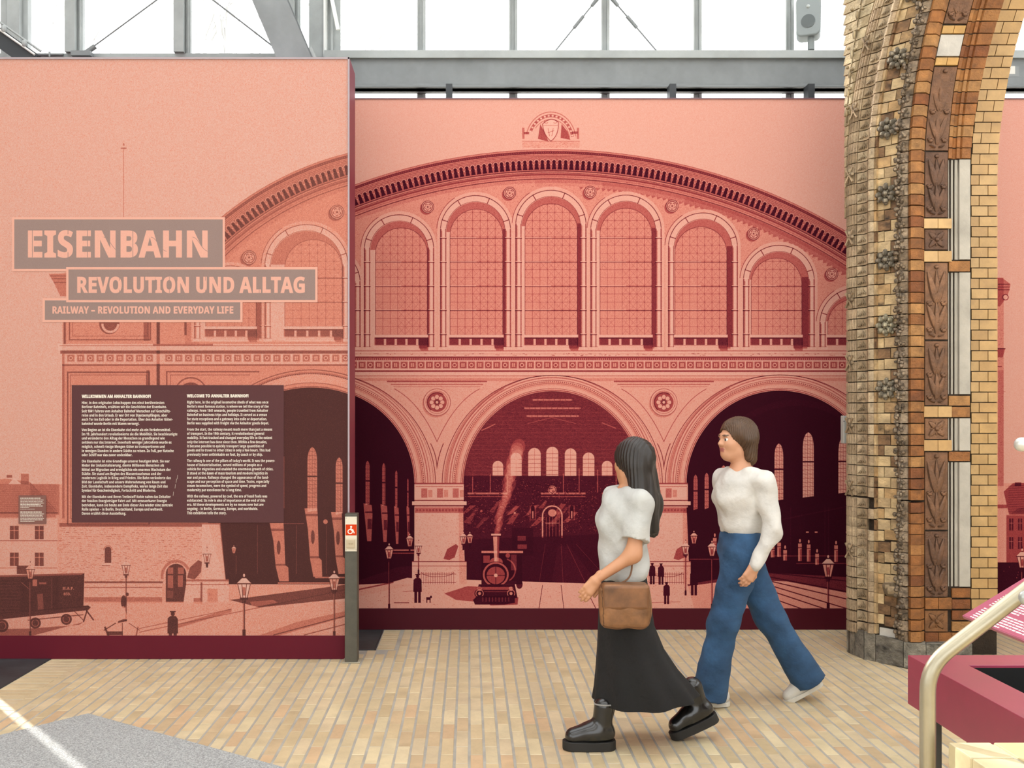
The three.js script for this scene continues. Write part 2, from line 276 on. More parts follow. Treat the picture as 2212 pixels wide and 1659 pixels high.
// ---------------------------------------------------------------- the printed walls (flat print: an old station photograph in two inks, with lettering)
const PAPER = [201, 146, 130];
let INK = [84, 24, 40];
function pen(g) {
  const ink = (a) => `rgba(${INK[0]},${INK[1]},${INK[2]},${a})`, lite = (a) => `rgba(211,157,140,${a})`;
  const o = {
    g, ink, lite,
    ln(x1, y1, x2, y2, w = 1, a = 0.7) { g.strokeStyle = ink(a); g.lineWidth = w; g.beginPath(); g.moveTo(x1, y1); g.lineTo(x2, y2); g.stroke(); },
    ll(x1, y1, x2, y2, w = 1, a = 0.8) { g.strokeStyle = lite(a); g.lineWidth = w; g.beginPath(); g.moveTo(x1, y1); g.lineTo(x2, y2); g.stroke(); },
    rc(x0, y0, x1, y1, a = 0.5) { g.fillStyle = ink(a); g.fillRect(x0, y0, x1 - x0, y1 - y0); },
    pp(x0, y0, x1, y1, a = 1) { g.fillStyle = `rgba(${PAPER[0]},${PAPER[1]},${PAPER[2]},${a})`; g.fillRect(x0, y0, x1 - x0, y1 - y0); },
    lt(x0, y0, x1, y1, a = 1) { g.fillStyle = lite(a); g.fillRect(x0, y0, x1 - x0, y1 - y0); },
    poly(pts, fill) { g.fillStyle = fill; g.beginPath(); pts.forEach(([x, y], i) => (i ? g.lineTo(x, y) : g.moveTo(x, y))); g.closePath(); g.fill(); },
    arc(cx, cy, rx, ry, a0, a1, w, a = 0.6, col) { g.strokeStyle = col || ink(a); g.lineWidth = w; g.beginPath(); g.ellipse(cx, cy, rx, ry, 0, a0, a1); g.stroke(); },
    disc(cx, cy, rx, ry, fill) { g.fillStyle = fill; g.beginPath(); g.ellipse(cx, cy, rx, ry, 0, 0, 7); g.fill(); },
    stip(x0, y0, x1, y1, n, a, len = 3, th = 0.8) { g.fillStyle = ink(a); for (let i = 0; i < n; i++) g.fillRect(rr(x0, x1), rr(y0, y1), rr(0.5, len), th); },
    stipL(x0, y0, x1, y1, n, a, len = 3, th = 0.8) { g.fillStyle = lite(a); for (let i = 0; i < n; i++) g.fillRect(rr(x0, x1), rr(y0, y1), rr(0.5, len), th); },
  };
  return o;
}
function circ3(a, b, c) {
  const d = 2 * (a[0] * (b[1] - c[1]) + b[0] * (c[1] - a[1]) + c[0] * (a[1] - b[1])), s = (p) => p[0] * p[0] + p[1] * p[1];
  const x = (s(a) * (b[1] - c[1]) + s(b) * (c[1] - a[1]) + s(c) * (a[1] - b[1])) / d, y = (s(a) * (c[0] - b[0]) + s(b) * (a[0] - c[0]) + s(c) * (b[0] - a[0])) / d;
  return { x, y, r: Math.hypot(a[0] - x, a[1] - y) };
}
function printTex(x0, y0, x1, y1, w, h, draw, grain = 11, stops = null) {
  const c = document.createElement('canvas'); c.width = w; c.height = h; const g = c.getContext('2d');
  g.fillStyle = `rgb(${PAPER})`; g.fillRect(0, 0, w, h); g.scale(w / (x1 - x0), h / (y1 - y0)); g.translate(-x0, -y0); g.lineCap = 'butt';
  draw(g);
  if (grain) { const id = g.getImageData(0, 0, w, h), d = id.data, pv = new Float32Array(w); let s = 12345; for (let i = 0; i < d.length; i += 4) { s = (Math.imul(s, 1664525) + 1013904223) | 0; const n = (((s >>> 16) & 255) / 255 - 0.5) * 2 * grain; const e = n + 0.7 * (pv[(i >> 2) % w] || 0); pv[(i >> 2) % w] = n; if (!stops) { d[i] += e * 0.6; d[i + 1] += e; d[i + 2] += e * 0.9; continue; }
      const t = Math.max(0, Math.min(1.059, 0.92 * (d[i + 1] + e * 0.8 - INK[1]) / (PAPER[1] - INK[1]))); let q = 0; while (q < stops.length - 2 && t > stops[q + 1][0]) q++; const A = stops[q], B = stops[q + 1], u = Math.max(0, Math.min(1, (t - A[0]) / (B[0] - A[0]))); for (let c2 = 0; c2 < 3; c2++) d[i + c2] = A[1][c2] + (B[1][c2] - A[1][c2]) * u; } g.setTransform(1, 0, 0, 1, 0, 0); g.putImageData(id, 0, 0); }
  const t = new THREE.CanvasTexture(c); t.colorSpace = THREE.SRGBColorSpace; t.anisotropy = 8; return t;
}
const inksRed = [[0, [50, 12, 24]], [0.12, [66, 17, 31]], [0.5, [150, 60, 60]], [0.8, [204, 130, 113]], [0.92, [205, 152, 137]], [1.06, [213, 163, 148]]], inksHazed = [[0, [72, 44, 42]], [0.5, [150, 84, 73]], [0.8, [196, 124, 104]], [0.92, [191, 149, 136]], [1.06, [200, 158, 145]]];   // dark to light inks; the left print's darks are lifted with lens haze
function cornice(p, C, a0, a1, k = 1, tone = 1) {      // the curved gable cornice with its row of little arches
  const { g } = p, band = (o, w, a) => p.arc(C.x, C.y, C.r - o * k, C.r - o * k, a0, a1, w * k, a * tone);
  p.arc(C.x, C.y, C.r - 36 * k, C.r - 36 * k, a0, a1, 72 * k, 0.10 * tone);
  band(0, 0.9, 0.5); band(6.5, 6, 0.55); band(12, 1.2, 0.35); band(15, 1, 0.55); band(18, 1, 0.45); band(32, 24, 0.16); band(46, 2.2, 0.6); band(50.5, 1.1, 0.6); band(54, 3.6, 0.4); band(63.5, 1.6, 0.6); band(59, 1, 0.25);
  const step = 12.9 * k / C.r;
  for (let a = a0; a < a1; a += step / 2.6) { const r = C.r - 6.5 * k; p.disc(C.x + r * Math.cos(a), C.y + r * Math.sin(a), 0.9 * k, 0.9 * k, p.lite(0.35)); }
  for (let a = a0; a < a1; a += step) {
    g.save(); g.translate(C.x, C.y); g.rotate(a + Math.PI / 2); const R = -(C.r - 22 * k);
    g.strokeStyle = p.lite(0.55 * tone + 0.2); g.lineWidth = 1.2 * k; g.beginPath(); g.arc(0, R + 4.5 * k, 5.4 * k, Math.PI, 0); g.stroke();
    g.strokeStyle = p.ink(0.5 * tone); g.lineWidth = 0.6 * k; g.beginPath(); g.arc(0, R + 4.5 * k, 6.3 * k, Math.PI, 0); g.stroke();
    g.fillStyle = p.ink(0.85 * tone); g.beginPath(); g.arc(0, R + 4.2 * k, 3.5 * k, 0, 7); g.fill();
    g.beginPath(); g.moveTo(-2.2 * k, R + 6 * k); g.lineTo(2.2 * k, R + 6 * k); g.lineTo(4.2 * k, R + 11 * k); g.lineTo(3.4 * k, R + 14 * k); g.lineTo(5 * k, R + 21 * k); g.lineTo(-5 * k, R + 21 * k); g.lineTo(-3.4 * k, R + 14 * k); g.lineTo(-4.2 * k, R + 11 * k); g.fill();
    g.fillStyle = p.lite(0.5); g.fillRect(4.6 * k, R + 9 * k, 3.2 * k, 2.4 * k); g.restore();
  }
}
function roundel(p, x, y, r, t = 1) {
  p.disc(x - r * 0.25, y + r * 0.25, r * 1.05, r * 1.05, p.ink(0.32 * t)); p.disc(x, y, r, r, `rgb(${PAPER})`); p.arc(x, y, r, r, 0, 7, r * 0.1, 0.6 * t); p.arc(x, y, r * 0.78, r * 0.78, 0, 7, r * 0.14, 0.55 * t);
  for (let i = 0; i < 5; i++) { const a = i * 1.2566 + 0.4; p.disc(x + r * 0.42 * Math.cos(a), y + r * 0.42 * Math.sin(a), r * 0.2, r * 0.2, p.ink(0.55 * t)); p.disc(x + r * 0.36 * Math.cos(a), y + r * 0.36 * Math.sin(a), r * 0.13, r * 0.13, p.lite(0.8)); }
  p.disc(x, y, r * 0.14, r * 0.14, p.ink(0.6 * t));
}
function rosette(p, x, y, r, t = 1) {
  p.disc(x - 2, y + 3, r * 1.42, r * 1.42, p.ink(0.16 * t)); p.disc(x, y, r * 1.35, r * 1.35, `rgb(${PAPER})`); p.arc(x, y, r * 1.38, r * 1.38, 0, 7, 1, 0.5 * t); p.arc(x, y, r * 1.15, r * 1.15, 0, 7, 1, 0.35 * t); p.disc(x, y, r, r, p.ink(0.42 * t)); p.arc(x, y, r, r, 2.2, 5.4, 3, 0.45 * t);
  for (let i = 0; i < 8; i++) { const a = i * 0.785; p.disc(x + r * 0.55 * Math.cos(a), y + r * 0.55 * Math.sin(a), r * 0.24, r * 0.24, p.lite(0.85)); p.arc(x + r * 0.55 * Math.cos(a), y + r * 0.55 * Math.sin(a), r * 0.24, r * 0.24, 0, 7, 0.8, 0.5 * t); }
  p.disc(x, y, r * 0.24, r * 0.24, p.ink(0.5 * t)); p.disc(x, y, r * 0.15, r * 0.15, p.lite(0.9));
}
function tallWindow(p, gx0, gx1, top, bot, ox0, ox1, otop, t = 1) {   // arched window between ringed colonnettes
  const { g } = p, cx = (gx0 + gx1) / 2, r = (gx1 - gx0) / 2, oc = (ox0 + ox1) / 2, or = (ox1 - ox0) / 2, sy = top + r, osy = otop + or;
  const arch = (x0, x1, tp, b) => { const q = (x1 - x0) / 2; g.beginPath(); g.moveTo(x0, b); g.lineTo(x0, tp + q); g.arc((x0 + x1) / 2, tp + q, q, Math.PI, 0); g.lineTo(x1, b); };
  g.fillStyle = `rgb(${PAPER})`; arch(ox0 - 7, ox1 + 7, otop - 8, bot + 34); g.fill();
  g.strokeStyle = p.ink(0.5 * t); g.lineWidth = 1.2; g.beginPath(); g.arc(oc, osy, or + 8, Math.PI * 1.02, Math.PI * 1.32); g.stroke();
  g.fillStyle = p.lite(0.6); arch(ox0, ox1, otop, bot + 30); g.fill(); g.strokeStyle = p.ink(0.72 * t); g.lineWidth = 1.4; arch(ox0, ox1, otop, bot + 30); g.stroke();
  g.lineWidth = 0.8; arch(ox0 + 12, ox1 - 12, otop + 13, bot + 30); g.stroke();
  g.save(); arch(ox0 + 13, ox1 - 12, otop + 14, bot + 30); g.clip(); g.fillStyle = p.ink(0.34 * t); arch(ox0 + 13, ox1 - 12, otop + 14, bot + 30); g.fill(); p.stip(ox0, otop, ox1, bot, 420, 0.3 * t, 2.4); g.fillStyle = p.ink(0.4 * t); g.fillRect(gx1, sy - 14, 14, bot - sy + 40);
  g.fillStyle = p.lite(0.85); g.fillRect(ox0 + 12, sy - 8, gx0 - ox0 - 12, bot - sy + 40); g.restore();
  g.fillStyle = p.ink(0.12 * t); g.save(); g.fillStyle = `rgb(${PAPER})`; arch(gx0, gx1, top, bot); g.fill(); g.fillStyle = p.ink(0.13 * t); g.fill(); g.clip();
  const n = 7, s = (gx1 - gx0) / n; g.lineWidth = 0.55; g.strokeStyle = p.ink(0.5 * t);
  for (let i = 0; i <= n; i++) p.ln(gx0 + i * s, top, gx0 + i * s, bot, 0.7, 0.45 * t);
  for (let y = bot; y > top; y -= 17.6) p.ln(gx0, y, gx1, y, 0.6, 0.42 * t);
  for (let y = bot, row = 0; y > top - 20; y -= 17.6, row++) for (let i = 0; i < n; i++) if (y < top + r + 34 || i > 2 || rnd() < 0.25) { p.ln(gx0 + i * s, y, gx0 + (i + 1) * s, y - 17.6, 0.5, 0.34 * t); p.ln(gx0 + (i + 1) * s, y, gx0 + i * s, y - 17.6, 0.5, 0.34 * t); }
  for (let y = bot - 52; y > top + r * 0.7; y -= 52) { p.ln(gx0, y, gx1, y, 1.4, 0.6 * t); p.ll(gx0, y - 1.5, gx0 + (gx1 - gx0) * 0.5, y - 1.5, 1.2, 0.8); }
  g.restore(); g.strokeStyle = p.ink(0.6 * t); g.lineWidth = 0.9; arch(gx0, gx1, top, bot); g.stroke();
  // colonnettes with rings
  for (const [a, b] of [[ox0, ox0 + 12], [ox1 - 12, ox1]]) { p.lt(a, osy - 6, b, bot + 30, 0.75); p.ln(a + 1, osy - 4, a + 1, bot + 30, 1.6, 0.6 * t); p.ln(b - 1, osy - 4, b - 1, bot + 30, 1.2, 0.55 * t); p.rc(a + 1, osy, a + 4, bot + 30, 0.28 * t); for (let y = bot; y > osy - 10; y -= 52) { p.ln(a - 1.5, y, b + 1.5, y, 1.8, 0.6 * t); p.ll(a, y - 2, b, y - 2, 1.4, 0.9); } p.lt(a - 3, bot + 26, b + 3, bot + 32, 0.8); p.ln(a - 3, bot + 26, b + 3, bot + 26, 0.7, 0.5 * t); }
  for (const a of [Math.PI * 1.33, Math.PI * 1.63, Math.PI * 1.1, Math.PI * 1.9]) p.ln(oc + (or - 13) * Math.cos(a), osy + (or - 13) * Math.sin(a), oc + (or + 1) * Math.cos(a), osy + (or + 1) * Math.sin(a), 1.8, 0.6 * t);
  // sill with little posts
  p.lt(gx0 - 2, bot, gx1 + 2, bot + 6, 0.9); p.rc(gx0 - 2, bot + 6, gx1 + 2, bot + 9, 0.6 * t); p.rc(gx0 - 2, bot + 9, gx1 + 2, bot + 22, 0.4 * t); p.poly([[gx1 - 26, bot + 9], [gx1 + 2, bot + 9], [gx1 + 2, bot + 34], [gx1 - 14, bot + 34]], p.ink(0.35 * t));
  for (let i = 1; i < 5; i++) p.lt(gx0 - 2 + i * (gx1 - gx0 + 4) / 5 - 3, bot + 9, gx0 - 2 + i * (gx1 - gx0 + 4) / 5 + 2, bot + 22, 0.85); p.lt(gx0 - 2, bot + 22, gx1 - 18, bot + 32, 0.8); p.ln(gx0 - 2, bot + 23, gx1, bot + 23, 0.7, 0.5 * t);
}
function frieze(p, x0, x1, y0, y1, pitch, t = 1) {     // band of square coffers, ring and star in turn
  const s = y1 - y0; let i = 0;
  for (let x = x0; x < x1; x += pitch, i++) {
    p.rc(x, y0, x + s, y1, 0.5 * t); p.g.strokeStyle = p.lite(0.5); p.g.lineWidth = 0.8; p.g.strokeRect(x + 1, y0 + 1, s - 2, s - 2); const cx = x + s / 2, cy = y0 + s / 2;
    if (i % 2) for (const a of [0.785, 2.356, 3.927, 5.498]) { p.disc(cx + s * 0.2 * Math.cos(a), cy + s * 0.2 * Math.sin(a), s * 0.13, s * 0.13, p.lite(0.75)); } else { p.arc(cx, cy, s * 0.25, s * 0.25, 0, 7, s * 0.13, 1, p.lite(0.8)); }
    p.lt(x + s + 1, y0 - 1, x + pitch - 1, y1 + 1, 0.55); p.ln(x + s + 0.6, y0, x + s + 0.6, y1, 0.6, 0.4 * t);
  }
}
function lamp(p, x, top, bot, k = 1, t = 0.85) {       // gas lantern on a post
  const h = 34 * k; p.ln(x, top + h, x, bot, 3 * k, t * 0.9); p.ll(x - 0.6 * k, top + h, x - 0.6 * k, bot - 12, 1 * k, 0.55);
  p.ln(x, top - 8 * k, x, top + 6 * k, 1.2 * k, t); p.disc(x, top - 2 * k, 1.6 * k, 2.4 * k, p.lite(0.9)); p.poly([[x - 3 * k, top + 2 * k], [x + 3 * k, top + 2 * k], [x + 11 * k, top + 10 * k], [x - 11 * k, top + 10 * k]], p.lite(0.95)); p.ln(x - 11 * k, top + 10 * k, x + 11 * k, top + 10 * k, 1.5 * k, t);
  p.poly([[x - 9 * k, top + 11 * k], [x + 9 * k, top + 11 * k], [x + 4.5 * k, top + 31 * k], [x - 4.5 * k, top + 31 * k]], p.lite(0.8)); p.g.strokeStyle = p.ink(t); p.g.lineWidth = 1 * k;
  for (const u of [-1, -0.35, 0.4, 1]) p.ln(x + 9 * k * u, top + 11 * k, x + 4.5 * k * u, top + 31 * k, 1 * k, t); p.rc(x - 2 * k, top + 15 * k, x + 2 * k, top + 27 * k, 0.5 * t); p.rc(x - 6 * k, top + 30 * k, x + 6 * k, top + 33 * k, t); p.rc(x - 3 * k, top + 33 * k, x + 3 * k, top + 38 * k, t * 0.8); p.rc(x - 2.4 * k, bot - 12 * k, x + 2.4 * k, bot, t);
}
function figure(p, x, top, h, t = 0.9) { const w = h * 0.14; p.disc(x, top + h * 0.08, h * 0.055, h * 0.07, p.ink(t)); p.rc(x - h * 0.08, top, x + h * 0.08, top + h * 0.035, t); p.poly([[x - w, top + h * 0.2], [x - w * 0.5, top + h * 0.14], [x + w * 0.6, top + h * 0.14], [x + w, top + h * 0.22], [x + w * 1.05, top + h * 0.62], [x - w * 1.05, top + h * 0.62]], p.ink(t)); p.rc(x - w * 0.8, top + h * 0.6, x - w * 0.1, top + h, t); p.rc(x + w * 0.15, top + h * 0.6, x + w * 0.8, top + h, t); p.rc(x - w * 0.2, top + h * 0.18, x + w * 0.2, top + h * 0.3, 0.2); }
function slitWindow(p, x0, x1, y0, y1, a = 0.9) {      // tall pointed side window seen inside the train hall
  const { g } = p, m = (x0 + x1) / 2; g.fillStyle = p.lite(a); g.beginPath(); g.moveTo(x0, y1); g.lineTo(x0, y0 + (x1 - x0) * 1.6); g.quadraticCurveTo(x0, y0 + 4, m, y0); g.quadraticCurveTo(x1, y0 + 4, x1, y0 + (x1 - x0) * 1.6); g.lineTo(x1, y1 - 3); g.fill();
  g.save(); g.clip(); for (let y = y0; y < y1; y += 9) p.ln(x0, y, x1, y, 0.7, 0.6); for (let x = x0 + 5; x < x1; x += 5.5) p.ln(x, y0, x, y1, 0.6, 0.55); for (let y = y0 - 20; y < y1; y += 6) p.ln(x0, y, x1, y + 12, 0.5, 0.35); p.rc(x0, y0 + (y1 - y0) * 0.44, x1, y0 + (y1 - y0) * 0.44 + 3, 0.9); g.restore();
}
function bigArch(p, cx, rx, inTop, sy, outTop, t = 1) {
  const { g } = p, ry = sy - inTop, th = inTop - outTop;
  g.fillStyle = `rgb(${PAPER})`; g.beginPath(); g.ellipse(cx, sy, rx + th * 1.35, ry + th, 0, Math.PI, 0); g.fill();
  p.arc(cx, sy, rx + th * 0.5, ry + th * 0.5, Math.PI, 0, th * 0.25, 0.10 * t);
  for (const [o, w, a] of [[1.35, 1.4, 0.6], [1.22, 0.8, 0.4], [1.02, 1, 0.45], [0.86, 2.2, 0.3], [0.7, 1, 0.5], [0.5, 0.8, 0.45], [0.16, 1, 0.55], [0.06, 2, 0.45]]) p.arc(cx, sy, rx + th * o, ry + th * Math.min(o, 1), Math.PI, 0, w, a * t);
  p.arc(cx, sy, rx + th * 1.12, ry + th * 0.93, Math.PI * 1.0, Math.PI * 1.35, 4, 0.22 * t);
  const n = 150; for (let i = 0; i < n; i++) { const a = Math.PI + Math.PI * i / n; p.disc(cx + (rx + th * 0.6) * Math.cos(a), sy + (ry + th * 0.6) * Math.sin(a), 1.1, 1.1, p.ink(0.55 * t)); }
}
function pier(p, x0, x1, t = 1) {                      // the stout piers between the arches
  p.lt(x0 - 2, 1043, x1 + 2, 1096, 0.9); p.rc(x0 - 4, 1043, x1 + 4, 1046, 0.5 * t); p.rc(x0, 1050, x1, 1052, 0.3 * t); for (let x = x0 + 12; x < x1 - 12; x += 34) { p.rc(x, 1055, x + 13, 1075, 0.32 * t); p.rc(x + 15, 1058, x + 24, 1074, 0.2 * t); } p.rc(x0 - 5, 1080, x1 + 5, 1082, 0.6 * t); p.lt(x0 - 8, 1083, x1 + 8, 1091, 1); p.rc(x0 - 8, 1091, x1 + 8, 1094, 0.65 * t); p.rc(x0 - 2, 1096, x1 + 2, 1108, 0.28 * t); for (let x = x0; x < x1; x += 7) p.disc(x + 3, 1102, 2.4, 2.4, p.ink(0.25 * t));
  p.poly([[x0, 1108], [x1, 1108], [x1 + 4, 1214], [x0 - 4, 1214]], p.lite(0.9)); p.stip(x0, 1110, x1, 1212, 700, 0.16 * t, 3); p.rc(x1 - 9, 1098, x1 + 1, 1214, 0.14 * t);
  p.lt(x0 - 8, 1212, x1 + 8, 1262, 1); p.rc(x0 - 8, 1212, x1 + 8, 1214, 0.6 * t); p.rc(x0 - 8, 1222, x1 + 8, 1223.5, 0.4 * t); p.stip(x0 - 6, 1224, x1 + 6, 1260, 180, 0.18 * t, 4); p.rc(x1 - 8, 1214, x1 + 8, 1262, 0.12 * t);
}
function drawStation(g) {
  INK = [84, 22, 40]; const p = pen(g);
  // crest above the gable
  { const cx = 1190, by = 304; p.rc(1128, 305, 1252, 319, 0.06); p.stip(1128, 305, 1252, 319, 260, 0.12, 4); p.arc(cx, by, 54, 62, Math.PI * 1.08, Math.PI * 1.95, 2, 0.28); p.arc(cx, by, 47, 54, Math.PI * 1.12, Math.PI * 1.95, 6, 0.38); for (let i = 0; i < 15; i++) { const a = Math.PI * (1.12 + 0.058 * i); p.disc(cx + 47 * Math.cos(a), by + 54 * Math.sin(a), 2.4, 2, p.lite(0.9)); } p.arc(cx, by, 41, 46, Math.PI * 1.2, Math.PI * 1.95, 1.4, 0.3);
    p.poly([[1167, 268], [1162, 300], [1185, 306], [1176, 285]], p.ink(0.42)); p.poly([[1213, 268], [1211, 298], [1232, 302], [1226, 284]], p.ink(0.42)); p.g.fillStyle = p.lite(1); g.beginPath(); g.moveTo(1172, 268); g.quadraticCurveTo(1190, 250, 1206, 264); g.quadraticCurveTo(1208, 292, 1190, 305); g.quadraticCurveTo(1174, 292, 1172, 268); g.fill(); g.strokeStyle = p.ink(0.5); g.lineWidth = 1.6; g.stroke(); p.arc(1180, 263, 4, 3, 0.5, 4, 1.4, 0.35); p.arc(1199, 263, 4, 3, -1, 2.6, 1.4, 0.35); p.ln(1174, 271, 1205, 271, 1.2, 0.3); p.ln(1184, 277, 1187, 294, 1.4, 0.35); p.ln(1195, 277, 1192, 294, 1.4, 0.35); p.ln(1183, 287, 1197, 282, 1.2, 0.35); p.rc(1128, 276, 1133, 300, 0.3); p.rc(1132, 285, 1143, 290, 0.4); p.rc(1246, 276, 1251, 300, 0.3); p.rc(1236, 284, 1248, 289, 0.4); p.ln(1128, 305, 1252, 305, 1, 0.25); }
  const C = circ3([767, 399], [1190, 323], [1823, 497]);
  // gable wall below the cornice
  g.save(); g.beginPath(); g.arc(C.x, C.y, C.r, Math.PI, 0); g.lineTo(2500, 1400); g.lineTo(700, 1400); g.clip(); p.rc(700, 300, 2200, 760, 0.12); p.stip(760, 330, 2100, 760, 16000, 0.16, 3.4, 0.8); g.restore();
  for (const [st, al] of [[1.49, 0.06], [1.53, 0.08], [1.58, 0.08]]) p.arc(C.x, C.y, C.r - 72, C.r - 72, Math.PI * st, Math.PI * 1.86, 14, al); for (let i = 0; i < 90; i++) { const a = -1.52 + i * 0.0105, r = C.r - 79; p.poly([[C.x + r * Math.cos(a), C.y + r * Math.sin(a)], [C.x + r * Math.cos(a + 0.009), C.y + r * Math.sin(a + 0.009)], [C.x + (r - rr(4, 13)) * Math.cos(a + 0.003), C.y + (r - 6) * Math.sin(a + 0.003)]], p.ink(0.25)); }
  cornice(p, C, -2.05, -0.72);
  tallWindow(p, 640, 752, 560, 723, 625, 778, 535); tallWindow(p, 811, 923, 492, 723, 787, 937, 464); tallWindow(p, 972, 1086, 452, 723, 951.5, 1103, 422.5); tallWindow(p, 1134, 1247, 440, 723, 1114, 1266, 411); tallWindow(p, 1296, 1408, 450, 723, 1276, 1428.5, 421.5); tallWindow(p, 1458, 1570, 490, 723, 1444, 1593, 460); tallWindow(p, 1622.6, 1732, 557.6, 723, 1606, 1759, 530); tallWindow(p, 1788, 1898, 647, 723, 1771, 1924, 623);
  for (const [x, y] of [[924, 447], [1101, 417], [1275, 415], [1452, 445], [1628, 505], [1797, 592]]) roundel(p, x, y, 13);
  // entablature
  p.lt(760, 757, 1900, 800, 0.85); p.rc(760, 757, 1900, 759, 0.35); p.rc(760, 764, 1900, 765, 0.2); p.stip(760, 763, 1900, 768, 120, 0.4, 6, 1); p.rc(760, 770, 1900, 778, 0.55); for (let x = 760; x < 1900; x += 4.5) p.lt(x, 774, x + 2.4, 777, 0.6);
  frieze(p, 756, 1900, 781, 796, 18.2); p.rc(760, 800, 1900, 803.5, 0.5); p.lt(760, 804, 1900, 814, 0.8); p.rc(760, 811, 1900, 813, 0.3); p.rc(760, 817, 1900, 823, 0.14); p.stip(760, 804, 1900, 900, 3000, 0.12, 3);
  // spandrels
  for (const cx of [944, 1434]) { for (const [dy, w, a] of [[0, 3, 0.42], [8, 2, 0.32], [14, 1.2, 0.3]]) { g.strokeStyle = p.ink(a); g.lineWidth = w; g.beginPath(); g.moveTo(cx - 108 + dy, 824 + dy * 0.8); g.lineTo(cx + 108 - dy, 824 + dy * 0.8); g.stroke(); } g.strokeStyle = p.ink(0.4); g.lineWidth = 1.4; g.beginPath(); g.moveTo(cx - 92, 840); g.quadraticCurveTo(cx - 38, 868, cx, 954); g.quadraticCurveTo(cx + 38, 868, cx + 92, 840); g.stroke(); }
  const dark = `rgb(${[58, 17, 29]})`;
  // the three openings
  const open = (cx, rx, top, sy, x0, x1, col) => { g.save(); g.beginPath(); g.ellipse(cx, sy, rx, sy - top, 0, Math.PI, 0); g.lineTo(x1, 1320); g.lineTo(x0, 1320); g.closePath(); g.clip(); g.fillStyle = col; g.fillRect(x0 - 20, top - 10, x1 - x0 + 40, 520); };
  bigArch(p, 690, 205, 840, 1046, 806); bigArch(p, 1193, 192, 845, 1046, 811); bigArch(p, 1685, 202, 844, 1046, 810);
  g.strokeStyle = p.ink(0.6); g.lineWidth = 1.6; for (const cx of [944, 1434]) { g.beginPath(); g.moveTo(cx - 14, 958); g.quadraticCurveTo(cx - 2, 980, cx, 1008); g.quadraticCurveTo(cx + 4, 980, cx + 14, 958); g.stroke(); }
  rosette(p, 944, 869, 21); rosette(p, 1434, 869, 21);
  open(690, 205, 840, 1046, 485, 895, dark); p.stipL(767, 860, 900, 1240, 420, 0.10, 2);
  for (const [x, w, y0, y1] of [[794, 9, 995, 1091], [829, 7, 1000, 1093], [856, 5, 1016, 1097], [881, 3, 1033, 1097]]) { slitWindow(p, x - w / 2, x + w / 2, y0, y1, 0.6); p.poly([[x - w, y1 - 4], [x + w, y1], [x + w * 1.2, y1 + 20], [x + w * 0.9, y1 + 78], [x - w * 0.1, y1 + 78], [x - w * 0.7, y1 + 24]], p.lite(0.62)); p.rc(x - w * 0.6, y1 + 14, x + w * 1.2, y1 + 17, 0.7); p.rc(x, y1 + 30, x + w, y1 + 52, 0.6); }
  p.lt(845, 1187, 900, 1190, 0.7); p.lt(835, 1194, 900, 1196, 0.5); p.poly([[700, 1280], [860, 1225], [900, 1222], [900, 1330], [700, 1330]], p.lite(0.12)); p.poly([[767, 1263], [838, 1260], [880, 1248], [900, 1250], [900, 1330], [767, 1330]], p.lite(0.95)); p.ln(767, 1275, 850, 1258, 3, 0.5); g.restore();
  open(1193, 192, 845, 1046, 1001, 1385, 'rgb(138,66,70)'); p.stipL(1000, 850, 1390, 1030, 2600, 0.13, 5); p.stip(1000, 850, 1390, 1030, 2600, 0.3, 5);
  for (let y = 890; y < 1030; y += 9) p.ll(1010, y, 1376, y + rr(-1, 1), 0.7, 0.16); for (const [x0, x1, y] of [[1132, 1254, 882], [1137, 1250, 899], [1150, 1236, 864]]) { p.lt(x0, y - 2, x1, y + 1.6, 0.55); for (let x = x0; x < x1; x += 12) p.ln(x, y - 2, x, y + 2, 0.8, 0.6); } p.ll(1140, 915, 1192, 902, 1, 0.4); p.ll(1244, 915, 1192, 902, 1, 0.4); p.ll(1040, 930, 1070, 916, 2, 0.5); p.ll(1330, 925, 1300, 913, 2, 0.4);
  p.rc(1001, 1028, 1385, 1280, 0.55);
  for (const [x0, x1, y0] of [[1064, 1087, 995], [1103, 1127, 978], [1141, 1168, 969], [1180, 1206, 966], [1220, 1245, 969], [1259, 1284, 978], [1300, 1323, 995]]) { g.fillStyle = p.lite(0.92); g.beginPath(); g.moveTo(x0, 1028); g.lineTo(x0, y0 + 12); g.arc((x0 + x1) / 2, y0 + 12, (x1 - x0) / 2, Math.PI, 0); g.lineTo(x1, 1028); g.fill(); for (let y = y0 + 14; y < 1028; y += 9) p.ln(x0, y, x1, y, 0.9, 0.45); p.ln((x0 + x1) / 2, y0, (x0 + x1) / 2, 1028, 0.6, 0.35); }
  for (const [x0, x1] of [[1010, 1096], [1168, 1265], [1300, 1385]]) { p.lt(x0, 1064, x1, 1068, 0.6); p.lt(x0, 1072, x1, 1073.5, 0.5); } p.disc(1193, 1058, 9, 9, p.lite(0.7)); p.arc(1193, 1058, 7, 7, 0, 7, 1.2, 0.8); for (let i = 0; i < 26; i++) { const x = rr(1012, 1375), y = rr(1078, 1120); p.poly([[x, y], [x + rr(4, 14), y], [x - rr(4, 12), y + rr(14, 26)], [x - rr(14, 22), y + rr(14, 26)]], p.lite(rr(0.12, 0.4))); } p.stipL(1004, 1034, 1384, 1150, 900, 0.4, 2.5, 1.2); p.stip(1004, 1034, 1384, 1150, 600, 0.6, 5, 2);
  for (const x of [1020, 1058, 1095, 1216, 1250, 1290, 1330]) p.lt(x, 1010 + rr(0, 24), x + 2, 1064, 0.45);
